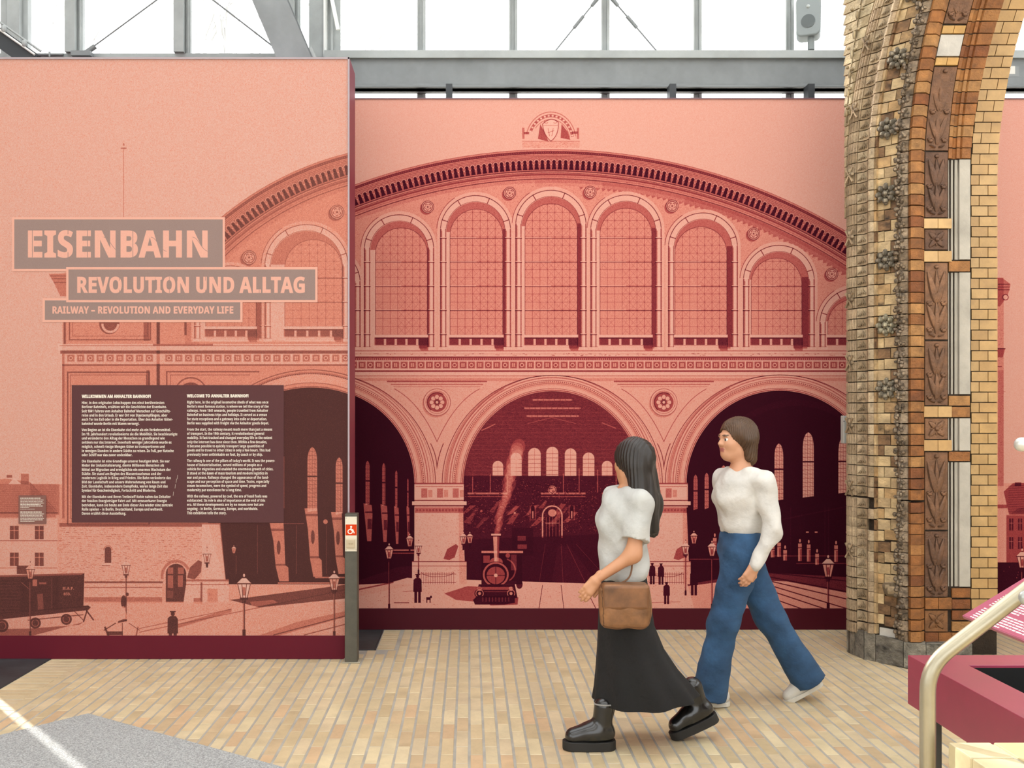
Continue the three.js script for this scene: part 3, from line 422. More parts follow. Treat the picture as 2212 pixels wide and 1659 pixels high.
  g.strokeStyle = p.lite(0.8); g.lineWidth = 3; g.beginPath(); g.moveTo(1172, 1162); g.lineTo(1172, 1114); g.arc(1193, 1114, 21, Math.PI, 0); g.lineTo(1214, 1162); g.stroke(); p.disc(1193, 1108, 9, 8, p.lite(0.7)); p.rc(1178, 1116, 1208, 1162, 0.35); for (let x = 1180; x < 1210; x += 7) p.ll(x, 1116, x, 1160, 1, 0.5); p.ll(1178, 1130, 1208, 1130, 1.4, 0.6); for (const x of [1151, 1235]) { p.lt(x - 7, 1092, x + 7, 1124, 0.25); p.disc(x, 1098, 4, 6, p.ink(0.9)); p.rc(x - 4, 1098, x + 4, 1122, 0.8); p.lt(x - 1.5, 1104, x + 1.5, 1120, 0.7); }
  p.poly([[1001, 1166], [1385, 1150], [1385, 1330], [1001, 1330]], p.ink(0.5)); p.poly([[1205, 1180], [1230, 1180], [1300, 1270], [1190, 1270]], p.lite(0.06)); for (const [x, xb] of [[1178, 1163], [1212, 1217], [1224, 1270], [1244, 1330]]) p.ll(x, 1175, xb, 1270, 0.8, 0.28);
  p.rc(1106, 1140, 1152, 1200, 0.6); p.lt(1118, 1158, 1136, 1168, 0.3); p.lt(1118, 1176, 1138, 1186, 0.35); p.disc(1112, 1108, 2.4, 2.4, p.lite(0.7)); p.disc(1040, 1104, 2.6, 2.6, p.lite(0.5));
  p.poly([[1001, 1252], [1385, 1264], [1400, 1330], [1001, 1330]], p.lite(0.95)); for (const [x0, x1] of [[1172, 1164], [1212, 1218], [1258, 1288], [1318, 1362]]) p.ln(x0, 1262, x1, 1316, 1.3, 0.85); g.restore();
  open(1685, 202, 844, 1046, 1484, 1890, dark); p.stipL(1490, 850, 1880, 1250, 900, 0.08, 3);
  p.arc(1720, 1060, 190, 190, Math.PI * 1.3, Math.PI * 1.75, 14, 0.10, p.lite(0.07));
  slitWindow(p, 1673, 1692, 958, 1082, 0.9); slitWindow(p, 1734, 1758, 934, 1075, 0.95); slitWindow(p, 1811, 1838, 940, 1066, 0.95); slitWindow(p, 1498, 1507, 1025, 1102, 0.65); slitWindow(p, 1522, 1531, 1021, 1100, 0.7); slitWindow(p, 1556, 1570, 1005, 1095, 0.75); slitWindow(p, 1610, 1626, 985, 1090, 0.8);
  for (const x of [1590, 1640, 1708, 1782, 1790]) p.ll(x, 1096, x, 1205, 1, 0.16); p.ll(1660, 1128, 1840, 1092, 2, 0.12);
  for (const [x, y0, y1] of [[1669, 1178, 1204], [1683, 1172, 1203], [1696, 1188, 1211], [1728, 1174, 1212], [1747, 1176, 1213], [1765, 1196, 1220], [1806, 1178, 1214], [1832, 1180, 1222], [1544, 1162, 1190]]) { p.disc(x, y0 - 6, 2, 4, p.lite(0.8)); p.lt(x - 4, y0, x + 4, y1, 0.75); p.rc(x - 4, y0 + 8, x + 4, y0 + 10, 0.6); p.rc(x, y0 + 12, x + 4, y1, 0.35); }
  for (const x of [1744, 1763, 1830]) p.lt(x - 3, 1148, x + 3, 1151, 0.8); for (const [y, x0, x1] of [[1200, 1668, 1890], [1207, 1490, 1640], [1216, 1720, 1890]]) p.lt(x0, y, x1, y + 2, 0.35);
  p.poly([[1484, 1262], [1640, 1236], [1890, 1250], [1890, 1330], [1484, 1330]], p.lite(0.32)); p.poly([[1484, 1266], [1600, 1252], [1700, 1256], [1890, 1292], [1890, 1330], [1484, 1330]], p.lite(0.85)); for (const [x0, y0, x1, y1] of [[1640, 1242, 1880, 1288], [1650, 1252, 1880, 1306], [1655, 1262, 1840, 1318], [1640, 1268, 1790, 1318], [1650, 1286, 1740, 1318], [1600, 1230, 1890, 1262]]) p.ln(x0, y0, x1, y1, 2.2, 0.75); g.restore();
  // forecourt in front of the piers
  p.poly([[767, 1290], [900, 1262], [1485, 1262], [1500, 1316], [760, 1316]], p.lite(0.92)); p.poly([[960, 1282], [1010, 1266], [1045, 1268], [1030, 1300], [985, 1296]], p.ink(0.42)); p.poly([[1050, 1300], [1120, 1290], [1118, 1306], [1060, 1308]], p.ink(0.5)); for (const [x0, x1] of [[1172, 1164], [1212, 1218], [1262, 1288], [1322, 1362]]) p.ln(x0, 1264, x1, 1316, 1.2, 0.8); p.stip(767, 1264, 1500, 1314, 320, 0.3, 3); p.ln(851, 1302, 884, 1302, 1.4, 0.7); p.ln(870, 1278, 900, 1276, 1, 0.4); p.ln(1400, 1302, 1470, 1300, 1, 0.4);
  pier(p, 898, 1000); pier(p, 1392, 1484);
  for (const [x0, x1] of [[905, 985], [1402, 1478]]) { g.strokeStyle = p.ink(0.55); g.lineWidth = 0.8; for (let x = x0; x < x1; x += 5) { g.beginPath(); g.moveTo(x, 1236); g.lineTo(x, 1262); g.stroke(); } p.ln(x0, 1240, x1, 1240, 1, 0.6); p.ln(x0, 1258, x1, 1258, 1, 0.6); g.beginPath(); g.ellipse((x0 + x1) / 2, 1236, 34, 10, 0, 0, 3.14); g.stroke(); }
  p.poly([[958, 1207], [966, 1186], [985, 1175], [990, 1180], [982, 1204], [970, 1210]], p.ink(0.5)); p.poly([[1455, 1207], [1462, 1186], [1478, 1177], [1484, 1180], [1478, 1204], [1466, 1210]], p.ink(0.45));
  lamp(p, 1001, 1152, 1188, 0.75); lamp(p, 1015, 1152, 1186, 0.7); lamp(p, 885, 1156, 1192, 0.8); lamp(p, 1499, 1150, 1188, 0.8);
  // locomotive with smoke
  g.fillStyle = p.lite(0.22); for (let i = 0; i < 26; i++) { const u = i / 26; g.beginPath(); g.ellipse(1072 + 50 * u + rr(-5, 5), 1150 - 190 * u, 6 + 9 * u, 12 + 8 * u, 0.3, 0, 7); g.fill(); }
  p.rc(1040, 1190, 1128, 1262, 0.9); p.lt(1040, 1190, 1130, 1195, 0.75); p.lt(1044, 1200, 1058, 1216, 0.45); p.lt(1104, 1198, 1116, 1232, 0.3); p.disc(1097, 1200, 5, 5, p.lite(0.5)); p.rc(1120, 1196, 1128, 1256, 0.6);
  p.poly([[1065, 1156], [1079, 1156], [1077, 1216], [1068, 1216]], p.lite(0.8)); p.rc(1074, 1156, 1079, 1216, 0.5); p.lt(1061, 1153, 1082, 1158, 0.9); p.rc(1061, 1157, 1082, 1159, 0.8); p.disc(1072, 1214, 14, 10, p.lite(0.55)); p.disc(1071, 1241, 30, 28, p.ink(0.95)); p.arc(1071, 1241, 26, 25, 0, 7, 4, 1, p.lite(0.6)); p.disc(1071, 1243, 20, 19, p.lite(0.5)); p.ln(1051, 1243, 1091, 1243, 1.6, 0.8); p.ln(1071, 1224, 1071, 1262, 1.4, 0.8); p.disc(1071, 1243, 4, 4, p.lite(0.9)); p.arc(1085, 1232, 28, 26, -1.2, 1, 3, 1, p.lite(0.45));
  p.poly([[1034, 1262], [1112, 1262], [1118, 1292], [1028, 1292]], p.ink(0.92)); p.lt(1040, 1268, 1106, 1274, 0.5); for (const x of [1036, 1104]) { p.disc(x, 1282, 11, 10, p.ink(0.95)); p.arc(x, 1282, 8, 8, 0, 7, 2, 1, p.lite(0.7)); p.disc(x, 1282, 3.4, 3.4, p.lite(0.8)); p.disc(x, 1272, 5, 5, p.lite(0.6)); } p.poly([[1022, 1296], [1030, 1288], [1112, 1286], [1112, 1302], [1090, 1306], [1026, 1306]], p.ink(0.9)); for (let i = 0; i < 9; i++) p.lt(1042 + i * 7, 1290, 1044 + i * 7, 1300, 0.3); p.ll(1046, 1278, 1102, 1278, 1, 0.5); p.disc(1122, 1262, 7, 10, p.ink(0.8));
  figure(p, 902, 1240, 62); p.rc(921, 1290, 930, 1296, 0.9); p.rc(921, 1290, 923, 1302, 0.9); p.rc(928, 1292, 930, 1302, 0.9); p.rc(929, 1287, 933, 1292, 0.9);
  figure(p, 1409, 1216, 46); figure(p, 1428, 1217, 46); figure(p, 1440, 1257, 48); figure(p, 1499, 1228, 58);
  { g.save(); g.beginPath(); g.arc(C.x, C.y, C.r, Math.PI, 0); g.lineTo(2500, 1400); g.lineTo(700, 1400); g.clip(); p.rc(700, 300, 2200, 1330, 0.045); g.restore(); p.rc(700, 757, 2200, 1330, 0.03); p.rc(700, 1262, 2200, 1330, 0.04); }
  lamp(p, 840.6, 1178, 1316, 0.95); lamp(p, 904, 1172, 1240, 0.75); lamp(p, 1481, 1172, 1286, 0.85); lamp(p, 1538, 1172, 1316, 0.95); lamp(p, 1789, 1205, 1318, 1.35);
}
function drawTown(g) {                                 // right end of the print: corner pier and town houses
  INK = [84, 22, 40]; const p = pen(g);
  p.rc(1870, 600, 2168, 1320, 0.12); for (let y = 640; y < 1040; y += 6) p.stip(1870, y, 2168, y + 3, 30, 0.2, 5);
  p.poly([[1870, 600], [2165, 600], [2183, 614], [2180, 628], [2176, 640], [2160, 662], [1870, 662]], p.ink(0.3)); for (const y of [614, 620, 626]) p.ln(1870, y, 2181, y, 1.6, 0.5); p.disc(2172, 642, 5, 5, p.lite(0.6)); p.arc(2172, 642, 6, 6, 0, 7, 2, 0.5);
  p.poly([[1870, 752], [2172, 752], [2166, 772], [1870, 772]], p.ink(0.34)); p.ln(1870, 753, 2172, 753, 2, 0.5); p.ln(1870, 792, 2164, 792, 2, 0.5); p.rc(2156, 800, 2168, 1050, 0.14); p.lt(2154, 1050, 2172, 1215, 0.5); p.rc(2152, 1090, 2176, 1098, 0.4); p.rc(1870, 1215, 2420, 1320, 0.95); p.rc(2150, 1215, 2420, 1320, 0.4);
  p.poly([[2168, 1062], [2188, 1044], [2420, 1036], [2420, 1110], [2180, 1112]], p.ink(0.45)); for (let y = 1050; y < 1108; y += 5) p.ln(2178, y, 2420, y - 10, 0.8, 0.5); p.rc(2192, 1042, 2206, 1050, 0.6); p.poly([[2420, 1062], [2200, 1098], [2180, 1112], [2420, 1112]], p.ink(0.25)); p.rc(2174, 1112, 2420, 1215, 0.42); p.lt(2174, 1110, 2420, 1114, 0.35);
  for (let x = 2180; x < 2400; x += 19) for (const y of [1120, 1160]) { p.rc(x, y, x + 9, y + 26, 0.6); p.ll(x + 4.5, y, x + 4.5, y + 26, 1, 0.6); p.ll(x, y + 10, x + 9, y + 10, 1, 0.6); }
  p.rc(1870, 600, 2168, 1330, 0.10); p.rc(2168, 1044, 2420, 1330, 0.12);
  lamp(p, 2208, 1190, 1318, 1.2); p.stipL(2165, 1220, 2420, 1300, 90, 0.5, 2, 2); p.poly([[2165, 1280], [2420, 1262], [2420, 1320], [2165, 1320]], p.lite(0.5));
}
function drawLeft(g) {                                 // left print: the station's corner tower, goods wagon and street
  INK = [96, 60, 57]; const p = pen(g);  // ink lightened with lens haze, upper parts drawn paler still
  const C = circ3([483, 465], [600, 388], [751, 331]);
  g.save(); g.beginPath(); g.arc(C.x, C.y, C.r, 0, 7); g.clip(); g.beginPath(); g.rect(400, 300, 400, 450); g.clip(); p.rc(400, 330, 760, 745, 0.12); p.stip(400, 340, 760, 745, 4200, 0.14, 3.2); g.restore();
  cornice(p, C, -2.35, -1.2, 1.06, 0.8); roundel(p, 728, 458, 15, 0.9); roundel(p, 538, 556, 15, 0.9);
  // flagstaff
  p.ln(267, 322, 267, 470, 1.4, 0.3); p.disc(267, 320, 7, 1.6, p.ink(0.4)); p.disc(267, 312, 2, 3, p.ink(0.3));
  // corner tower
  p.poly([[105, 592], [150, 590], [150, 640], [130, 640], [117, 612]], p.ink(0.3)); for (const y of [596, 602, 610]) p.ln(105 + (y - 592) * 0.6, y, 150, y, 1.6, 0.4); p.rc(137, 690, 430, 745, 0.1); p.rc(137, 690, 142, 745, 0.5); g.strokeStyle = p.ink(0.5); g.lineWidth = 2.4; g.strokeRect(150, 690, 175, 44); g.lineWidth = 1; g.strokeRect(156, 690, 163, 36); p.disc(236, 700, 22, 22, p.ink(0.5)); p.arc(238, 700, 17, 17, 0, 3.2, 5, 1, p.lite(0.9)); p.rc(310, 690, 323, 736, 0.4); p.rc(338, 690, 345, 840, 0.7); p.stip(142, 690, 440, 745, 700, 0.16, 4); p.rc(398, 690, 403, 724, 0.55);
  tallWindow(p, 444, 553, 600, 705, 420, 575, 574, 0.8); tallWindow(p, 615, 739, 517.6, 705, 572, 752, 485, 0.85);
  p.lt(125, 743, 756, 757, 0.85); p.rc(128, 746, 756, 747.5, 0.4); p.rc(330, 743, 460, 747, 0.4); p.rc(130, 757, 756, 764, 0.55); p.lt(134, 764, 756, 786, 0.6); frieze(p, 145, 335, 766, 781, 21.2, 0.8); frieze(p, 357, 756, 766, 781, 21.2, 0.8); p.rc(134, 787, 756, 790, 0.5); p.rc(134, 764, 139, 1120, 0.3);
  p.rc(134, 790, 756, 1130, 0.10); p.stip(138, 792, 756, 1130, 2600, 0.14, 4); g.strokeStyle = p.ink(0.55); g.lineWidth = 3; g.strokeRect(146, 804, 176, 330); g.lineWidth = 1.2; g.strokeStyle = p.ink(0.45); g.strokeRect(152, 810, 164, 310); p.rc(316, 800, 323, 840, 0.45); g.lineWidth = 3; g.strokeStyle = p.ink(0.5); g.beginPath(); g.moveTo(360, 840); g.lineTo(360, 803); g.lineTo(560, 803); g.stroke(); g.lineWidth = 1.2; g.beginPath(); g.moveTo(368, 840); g.lineTo(368, 810); g.lineTo(540, 810); g.stroke(); p.arc(412, 850, 34, 34, Math.PI, 0, 3, 0.5); p.disc(412, 850, 26, 24, p.ink(0.6));
  // great arch at the right
  const cx = 672, sy = 1075; for (const [r, w, a] of [[276, 2, 0.5], [268, 8, 0.2], [262, 2, 0.55], [248, 1.4, 0.45]]) p.arc(cx, sy, r * 0.98, r, Math.PI * 1.05, Math.PI * 1.9, w, a); p.arc(cx, sy, 253, 258, Math.PI, Math.PI * 2, 18, 1, `rgb(${PAPER})`); for (let i = 0; i < 170; i++) { const a = Math.PI * (1.05 + 0.8 * i / 170); p.disc(cx + 262 * Math.cos(a), sy + 268 * Math.sin(a), 1.4, 1.4, p.ink(0.6)); }
  p.arc(cx, sy, 240, 240, Math.PI, Math.PI * 2, 2, 0.5);
  g.save(); g.beginPath(); g.ellipse(cx, sy, 238, 238, 0, Math.PI, 0); g.lineTo(910, 1262); g.lineTo(486, 1262); g.closePath(); g.clip(); g.fillStyle = 'rgb(88,56,53)'; g.fillRect(430, 820, 500, 460); p.stipL(480, 840, 756, 1250, 700, 0.10, 2);  // dark of the opening lifted by the same lens haze
  slitWindow(p, 664, 685, 966, 1106, 0.72); slitWindow(p, 725, 740, 988, 1112, 0.72); p.lt(612, 986, 614, 1098, 0.5);
  for (const [x, y0, w, h] of [[598, 1130, 26, 126], [672, 1098, 24, 148], [727, 1106, 20, 134]]) { p.poly([[x - w * 0.6, y0], [x + w * 0.55, y0], [x + w * 0.6, y0 + 18], [x + w * 0.7, y0 + h * 0.72], [x + w * 0.95, y0 + h * 0.76], [x + w, y0 + h], [x + w * 0.2, y0 + h], [x - w * 0.1, y0 + h * 0.74], [x - w * 0.3, y0 + h * 0.3]], p.lite(0.72)); p.rc(x - w * 0.5, y0 + 12, x + w * 0.6, y0 + 17, 0.45); p.disc(x + w * 0.15, y0 + h * 0.42, 4, 15, p.ink(0.7)); p.rc(x - w * 0.1, y0 + h * 0.7, x + w, y0 + h * 0.73, 0.5); }
  for (const x of [556, 640, 705]) p.ll(x, 1135, x, 1240, 1, 0.3); p.disc(703, 1127, 5, 5, p.lite(0.7)); p.lt(600, 1258, 712, 1261, 0.7); p.lt(680, 1246, 756, 1249, 0.65); p.ll(590, 1131, 656, 1131, 1, 0.35); p.ll(510, 1200, 510, 1240, 1, 0.3); lamp(p, 505, 1180, 1204, 0.5, 0.6); g.restore();
  // lower wall, buttress, door
  p.poly([[128, 1132], [436, 1132], [436, 1262], [122, 1262]], p.lite(0.5)); p.rc(128, 1130, 436, 1138, 0.5); for (let y = 1140; y < 1258; y += 4.4) p.stip(126, y, 436, y + 2, 42, 0.24, 7, 1); p.poly([[436, 1130], [476, 1130], [488, 1255], [436, 1255]], p.lite(0.95)); p.stip(438, 1135, 476, 1250, 200, 0.14, 3); p.poly([[474, 1132], [486, 1136], [492, 1250], [487, 1254]], p.ink(0.5)); p.rc(436, 1130, 476, 1133, 0.4);
  p.lt(182, 1262, 350, 1302, 0.6); p.rc(182, 1256, 352, 1260, 0.6); p.rc(182, 1268, 350, 1270, 0.4); p.rc(182, 1290, 350, 1303, 0.34); p.stip(182, 1262, 350, 1302, 260, 0.2, 5); p.lt(396, 1252, 494, 1304, 0.95); p.rc(396, 1252, 494, 1256, 0.45); p.rc(396, 1262, 494, 1264, 0.4); p.rc(433, 1258, 437, 1305, 0.55); p.rc(418, 1292, 434, 1304, 0.4); p.rc(448, 1272, 470, 1302, 0.2); p.stip(396, 1256, 494, 1304, 200, 0.2, 4);
  g.fillStyle = p.ink(0.75); g.beginPath(); g.moveTo(226, 1216); g.lineTo(226, 1188); g.arc(233, 1188, 7, Math.PI, 0); g.lineTo(240, 1216); g.fill(); p.arc(233, 1188, 9, 9, Math.PI, 0, 1.4, 0.4); p.lt(220, 1216, 242, 1221, 0.8); p.rc(220, 1221, 238, 1223, 0.5);
  p.arc(380, 1246, 30, 34, Math.PI * 0.95, Math.PI * 1.85, 6, 0.3); g.fillStyle = p.ink(0.85); g.beginPath(); g.moveTo(358, 1302); g.lineTo(358, 1240); g.arc(380, 1240, 22, Math.PI, 0); g.lineTo(402, 1260); g.lineTo(396, 1302); g.fill(); for (const [x0, x1, y0, y1] of [[362, 374, 1226, 1240], [384, 397, 1226, 1240], [362, 374, 1243, 1270], [384, 395, 1243, 1268]]) p.lt(x0, y0, x1, y1, 0.45); p.lt(361, 1276, 374, 1292, 0.2);
  p.poly([[404, 1248], [410, 1226], [428, 1210], [436, 1214], [434, 1236], [420, 1252]], p.ink(0.6)); lamp(p, 447, 1188, 1226, 0.9);
  // roofs and house at the far left
  p.poly([[-110, 1046], [12, 1034], [60, 1040], [70, 1046], [128, 1046], [128, 1112], [-110, 1112]], p.ink(0.26)); for (let y = 1046; y < 1108; y += 4) p.ln(-110, y, 120, y, 0.8, 0.26); p.poly([[18, 1046], [30, 1032], [46, 1046]], p.lite(0.7)); p.rc(45, 1022, 62, 1046, 0.35); p.lt(45, 1020, 64, 1024, 0.6); p.rc(14, 1026, 26, 1032, 0.5); p.poly([[64, 1042], [120, 1106], [70, 1106]], p.ink(0.16)); p.ln(64, 1042, 122, 1104, 1.6, 0.3);
  p.rc(-110, 1106, 125, 1110, 0.4); p.rc(-110, 1112, 120, 1118, 0.25); p.lt(-110, 1120, 124, 1250, 0.75); p.rc(-110, 1167, 124, 1169, 0.4); p.rc(-110, 1226, 124, 1228, 0.3); for (const x of [-88, -34, 21, 75]) for (const y of [1136, 1194]) { p.rc(x, y, x + 19, y + 29, 0.72); p.ll(x + 9.5, y, x + 9.5, y + 29, 1.6, 0.7); p.ll(x, y + 10, x + 19, y + 10, 1.4, 0.7); p.lt(x - 2, y + 29, x + 21, y + 31, 0.7); }
  // street
  p.poly([[-110, 1304], [184, 1300], [500, 1300], [756, 1262], [756, 1376], [-110, 1376]], p.lite(0.75)); p.poly([[496, 1296], [756, 1262], [756, 1292], [560, 1312]], p.ink(0.75)); p.poly([[540, 1300], [590, 1296], [600, 1302], [545, 1312]], p.lite(0.4)); p.ln(300, 1366, 756, 1272, 2, 0.4); p.ln(300, 1358, 500, 1316, 1.6, 0.4); p.poly([[380, 1350], [500, 1314], [500, 1322], [380, 1358]], p.ink(0.28)); p.ln(590, 1372, 756, 1328, 2.2, 0.6); p.ln(656, 1372, 756, 1346, 2, 0.55); p.poly([[556, 1374], [640, 1344], [756, 1318], [756, 1330], [600, 1374]], p.ink(0.25)); p.stip(-100, 1304, 756, 1372, 1500, 0.16, 4);
  // wagon
  p.poly([[-110, 1246], [182, 1238], [180, 1312], [-110, 1334]], p.ink(0.93)); p.poly([[-110, 1242], [60, 1242], [184, 1237], [176, 1242], [-110, 1250]], p.lite(0.35)); p.rc(44, 1248, 62, 1322, 0.5); p.rc(112, 1246, 126, 1318, 0.6); p.ll(112, 1246, 112, 1318, 1, 0.3); for (let y = 1252; y < 1325; y += 7) p.ll(-110, y, 44, y - 1, 0.6, 0.16); p.ll(46, 1258, 62, 1272, 1.2, 0.4); p.lt(70, 1252, 80, 1266, 0.6); p.lt(84, 1258, 100, 1262, 0.45); p.poly([[80, 1284], [92, 1282], [94, 1318], [82, 1320]], p.lite(0.3)); g.fillStyle = p.lite(0.8); g.font = 'bold 8px serif'; g.fillText('H.A.P.', 135, 1274); g.fillText('853.', 137, 1286); p.rc(36, 1222, 64, 1240, 0.75); p.lt(0, 1222, 34, 1240, 0.3);
  p.poly([[-110, 1334], [190, 1308], [196, 1312], [190, 1318], [-110, 1350]], p.ink(0.9)); for (const [x, y, r] of [[4, 1352, 14], [76, 1346, 12], [143, 1338, 12], [-60, 1358, 14]]) { p.disc(x, y, r, r, p.ink(0.85)); p.arc(x, y, r * 0.6, r * 0.6, 0, 7, 1.6, 1, p.lite(0.5)); } p.ln(60, 1340, 180, 1328, 2, 0.7); p.poly([[-110, 1360], [60, 1358], [170, 1350], [180, 1344], [60, 1376], [-110, 1376]], p.ink(0.5)); p.ln(186, 1318, 202, 1340, 3, 0.8); p.ln(188, 1318, 180, 1344, 3, 0.8); p.ln(160, 1320, 180, 1340, 1.6, 0.7);
  lamp(p, 65, 1220, 1376, 1.0); lamp(p, 272, 1212, 1342, 0.95); p.disc(267, 1300, 6, 14, p.ink(0.85)); p.disc(275, 1284, 3, 4, p.ink(0.8));
  p.poly([[255, 1342], [270, 1336], [272, 1342], [254, 1346]], p.ink(0.8)); p.poly([[262, 1310], [268, 1310], [276, 1338], [254, 1338]], p.lite(0.8)); p.ln(224, 1362, 250, 1346, 2, 0.8); p.ln(302, 1362, 278, 1346, 1.4, 0.6); p.rc(232, 1364, 265, 1372, 0.8); p.ln(226, 1354, 234, 1374, 4, 0.8); p.ln(298, 1354, 294, 1374, 3, 0.5); p.ln(264, 1346, 264, 1374, 1.6, 0.8);
  { g.save(); g.beginPath(); g.arc(C.x, C.y, C.r, 0, 7); g.clip(); p.rc(480, 300, 756, 743, 0.09); g.restore(); p.rc(134, 690, 480, 743, 0.09); p.rc(134, 743, 756, 1300, 0.11); p.rc(-110, 1046, 134, 1300, 0.13); p.rc(-110, 1300, 756, 1376, 0.17); }
  figure(p, 373, 1320, 78); lamp(p, 527, 1246, 1378, 1.5); lamp(p, 722, 1238, 1378, 1.2);
}
const printMat = (t) => mat('#ffffff', 0.6, { map: t, metric: 0, specularIntensity: 0.03 });
function panelPlane(px0, py0, px1, py1, Z, dz = 0) { const a = at(px0, py0, Z), b = at(px1, py1, Z), g = new THREE.PlaneGeometry(b.x - a.x, a.y - b.y).translate((a.x + b.x) / 2, (a.y + b.y) / 2, -Z + dz); g.userData.keepUV = true; return g; }
const maroon = mat('#5c1a27', 0.4, { specularIntensity: 0.2 }), maroonSide = mat('#7d3341', 0.45, { specularIntensity: 0.4 }), frameGrey = mat('#9c8f93', 0.4, { metalness: 0.3 });
// title wall
{
  const w = thing('display_wall', 'title wall printed with the old station, goods wagon and dark lettering boxes', 'wall'), xL = -3.5, xR = X(755, ZL), top = Y(124, ZL), by = Y(1373, ZL), x0px = CX + xL / ZL * F;
  part('body', rbox(xL, xR, by, top, -ZL - 0.33, -ZL - 0.006, 0.002), maroonSide, w);
  part('print', panelPlane(x0px, 126, 753, 1373, ZL, -0.002), printMat(printTex(x0px, 126, 753, 1373, 1400, 2046, drawLeft, 11, inksHazed)), w);
  part('frame_trim', [box(xL, xR, Y(128, ZL), top, -ZL - 0.01, -ZL + 0.006), box(X(751.5, ZL), xR, by, top, -ZL - 0.01, -ZL + 0.006)], frameGrey, w);
  part('baseboard', rbox(xL, xR, 0, by, -ZL - 0.33, -ZL + 0.004, 0.003), maroon, w);
  // lettering boxes, their brown lightened towards grey with lens haze
  const T = printTex(20, 468, 690, 700, 2048, 710, (g) => {
    const edge = `rgb(${[208, 156, 139]})`, bx = (x0, y0, x1, y1) => { g.fillStyle = edge; g.fillRect(x0 - 5, y0 - 5, x1 - x0 + 10, y1 - y0 + 10); g.fillStyle = '#8b7670'; g.fillRect(x0, y0, x1 - x0, y1 - y0); };
    bx(97, 649, 519, 691); bx(31, 474, 481, 581); bx(148, 582, 681, 648);
    const txt = (s, x0, x1, base, cap, st) => { g.save(); g.font = 'bold 100px sans-serif'; const m = g.measureText(s).width; g.translate(x0, base); g.scale((x1 - x0) / m, cap / 71.4); g.fillStyle = edge; g.strokeStyle = edge; g.lineWidth = st; g.lineJoin = 'miter'; g.fillText(s, 0, 0); g.strokeText(s, 0, 0); g.restore(); };
    txt('EISENBAHN', 55, 454, 555, 56, 3); txt('REVOLUTION UND ALLTAG', 164, 661, 632, 33, 4); txt('RAILWAY – REVOLUTION AND EVERYDAY LIFE', 112, 505, 677, 15, 3);
    g.strokeStyle = '#8b7670'; g.lineWidth = 1.3; for (const x of [70, 147, 189, 287]) { g.beginPath(); g.moveTo(x, 497); g.lineTo(x, x === 147 ? 506 : 556); if (x === 147) { g.moveTo(x, 545); g.lineTo(x, 556); } g.stroke(); }
    g.lineWidth = 1; for (const [x, d] of [[224, 1], [326, 1], [416, 1]]) { g.beginPath(); g.moveTo(x, 512); g.bezierCurveTo(x + 14, 514, x + 18, 540, x + 34, 543); g.stroke(); }
    for (const x of [258, 366, 383, 444, 560]) { g.beginPath(); g.moveTo(x, 598); g.lineTo(x, 606); g.moveTo(x, 626); g.lineTo(x, 633); g.stroke(); }
  }, 5);
  // cut to the outlines of the three boxes, a film glued on the print
  const sh = (pts) => { const s = new THREE.Shape(); pts.forEach(([x, y], i) => { const q = at(x, y, ZL); i ? s.lineTo(q.x, q.y) : s.moveTo(q.x, q.y); }); const g = new THREE.ShapeGeometry(s); const p = g.attributes.position, uv = new Float32Array(p.count * 2), a = at(20, 700, ZL), b = at(690, 468, ZL); for (let i = 0; i < p.count; i++) { uv[i * 2] = (p.getX(i) - a.x) / (b.x - a.x); uv[i * 2 + 1] = (p.getY(i) - a.y) / (b.y - a.y); } g.setAttribute('uv', new THREE.BufferAttribute(uv, 2)); g.translate(0, 0, -ZL + 0.0005); g.userData.keepUV = true; return g; };
  part('title_lettering', sh([[26, 469], [486, 469], [486, 577], [686, 577], [686, 653], [524, 653], [524, 696], [92, 696], [92, 644], [143, 644], [143, 586], [26, 586]]), printMat(T), w).userData.label = 'grey brown boxes with the exhibition title in salmon capitals';
  const DE = ['Hier, in den originalen Lokschuppen des einst berühmtesten', 'Berliner Bahnhofs, erzählen wir die Geschichte der Eisenbahn.', 'Seit 1841 fuhren vom Anhalter Bahnhof Menschen auf Geschäfts-', 'reise und in den Urlaub. Er war Ort von Staatsempfängen, aber', 'auch Tor ins Exil oder in die Deportation. Über den Anhalter Güter-', 'bahnhof wurde Berlin mit Waren versorgt.', '', 'Von Beginn an ist die Eisenbahn viel mehr als ein Verkehrsmittel.', 'Im 19. Jahrhundert revolutionierte sie die Mobilität. Sie beschleunigte', 'und veränderte den Alltag der Menschen so grundlegend wie', 'seitdem nur das Internet. Innerhalb weniger Jahrzehnte wurde es', 'möglich, schnell riesige Mengen Güter zu transportieren und', 'in wenigen Stunden in andere Städte zu reisen. Zu Fuß, per Kutsche', 'oder Schiff war das zuvor undenkbar.', '', 'Die Eisenbahn ist eine Grundlage unserer heutigen Welt. Sie war', 'Motor der Industrialisierung, diente Millionen Menschen als', 'Mittel zur Migration und ermöglichte ein enormes Wachstum der', 'Städte. Sie stand am Beginn des Massentourismus und der', 'modernen Logistik in Krieg und Frieden. Die Bahn veränderte das', 'Bild der Landschaft und unsere Wahrnehmung von Raum und', 'Zeit. Eisenbahn, insbesondere Dampfloks, waren lange Zeit das', 'Symbol für Geschwindigkeit, Fortschritt und Moderne.', '', 'Mit der Eisenbahn und ihrem Treibstoff Kohle nahm das Zeitalter', 'der fossilen Energieträger Fahrt auf. Mit erneuerbarer Energie', 'betrieben, kann sie heute am Ende dieser Ära wieder eine zentrale', 'Rolle spielen – in Berlin, Deutschland, Europa und weltweit.', 'Davon erzählt diese Ausstellung.'];
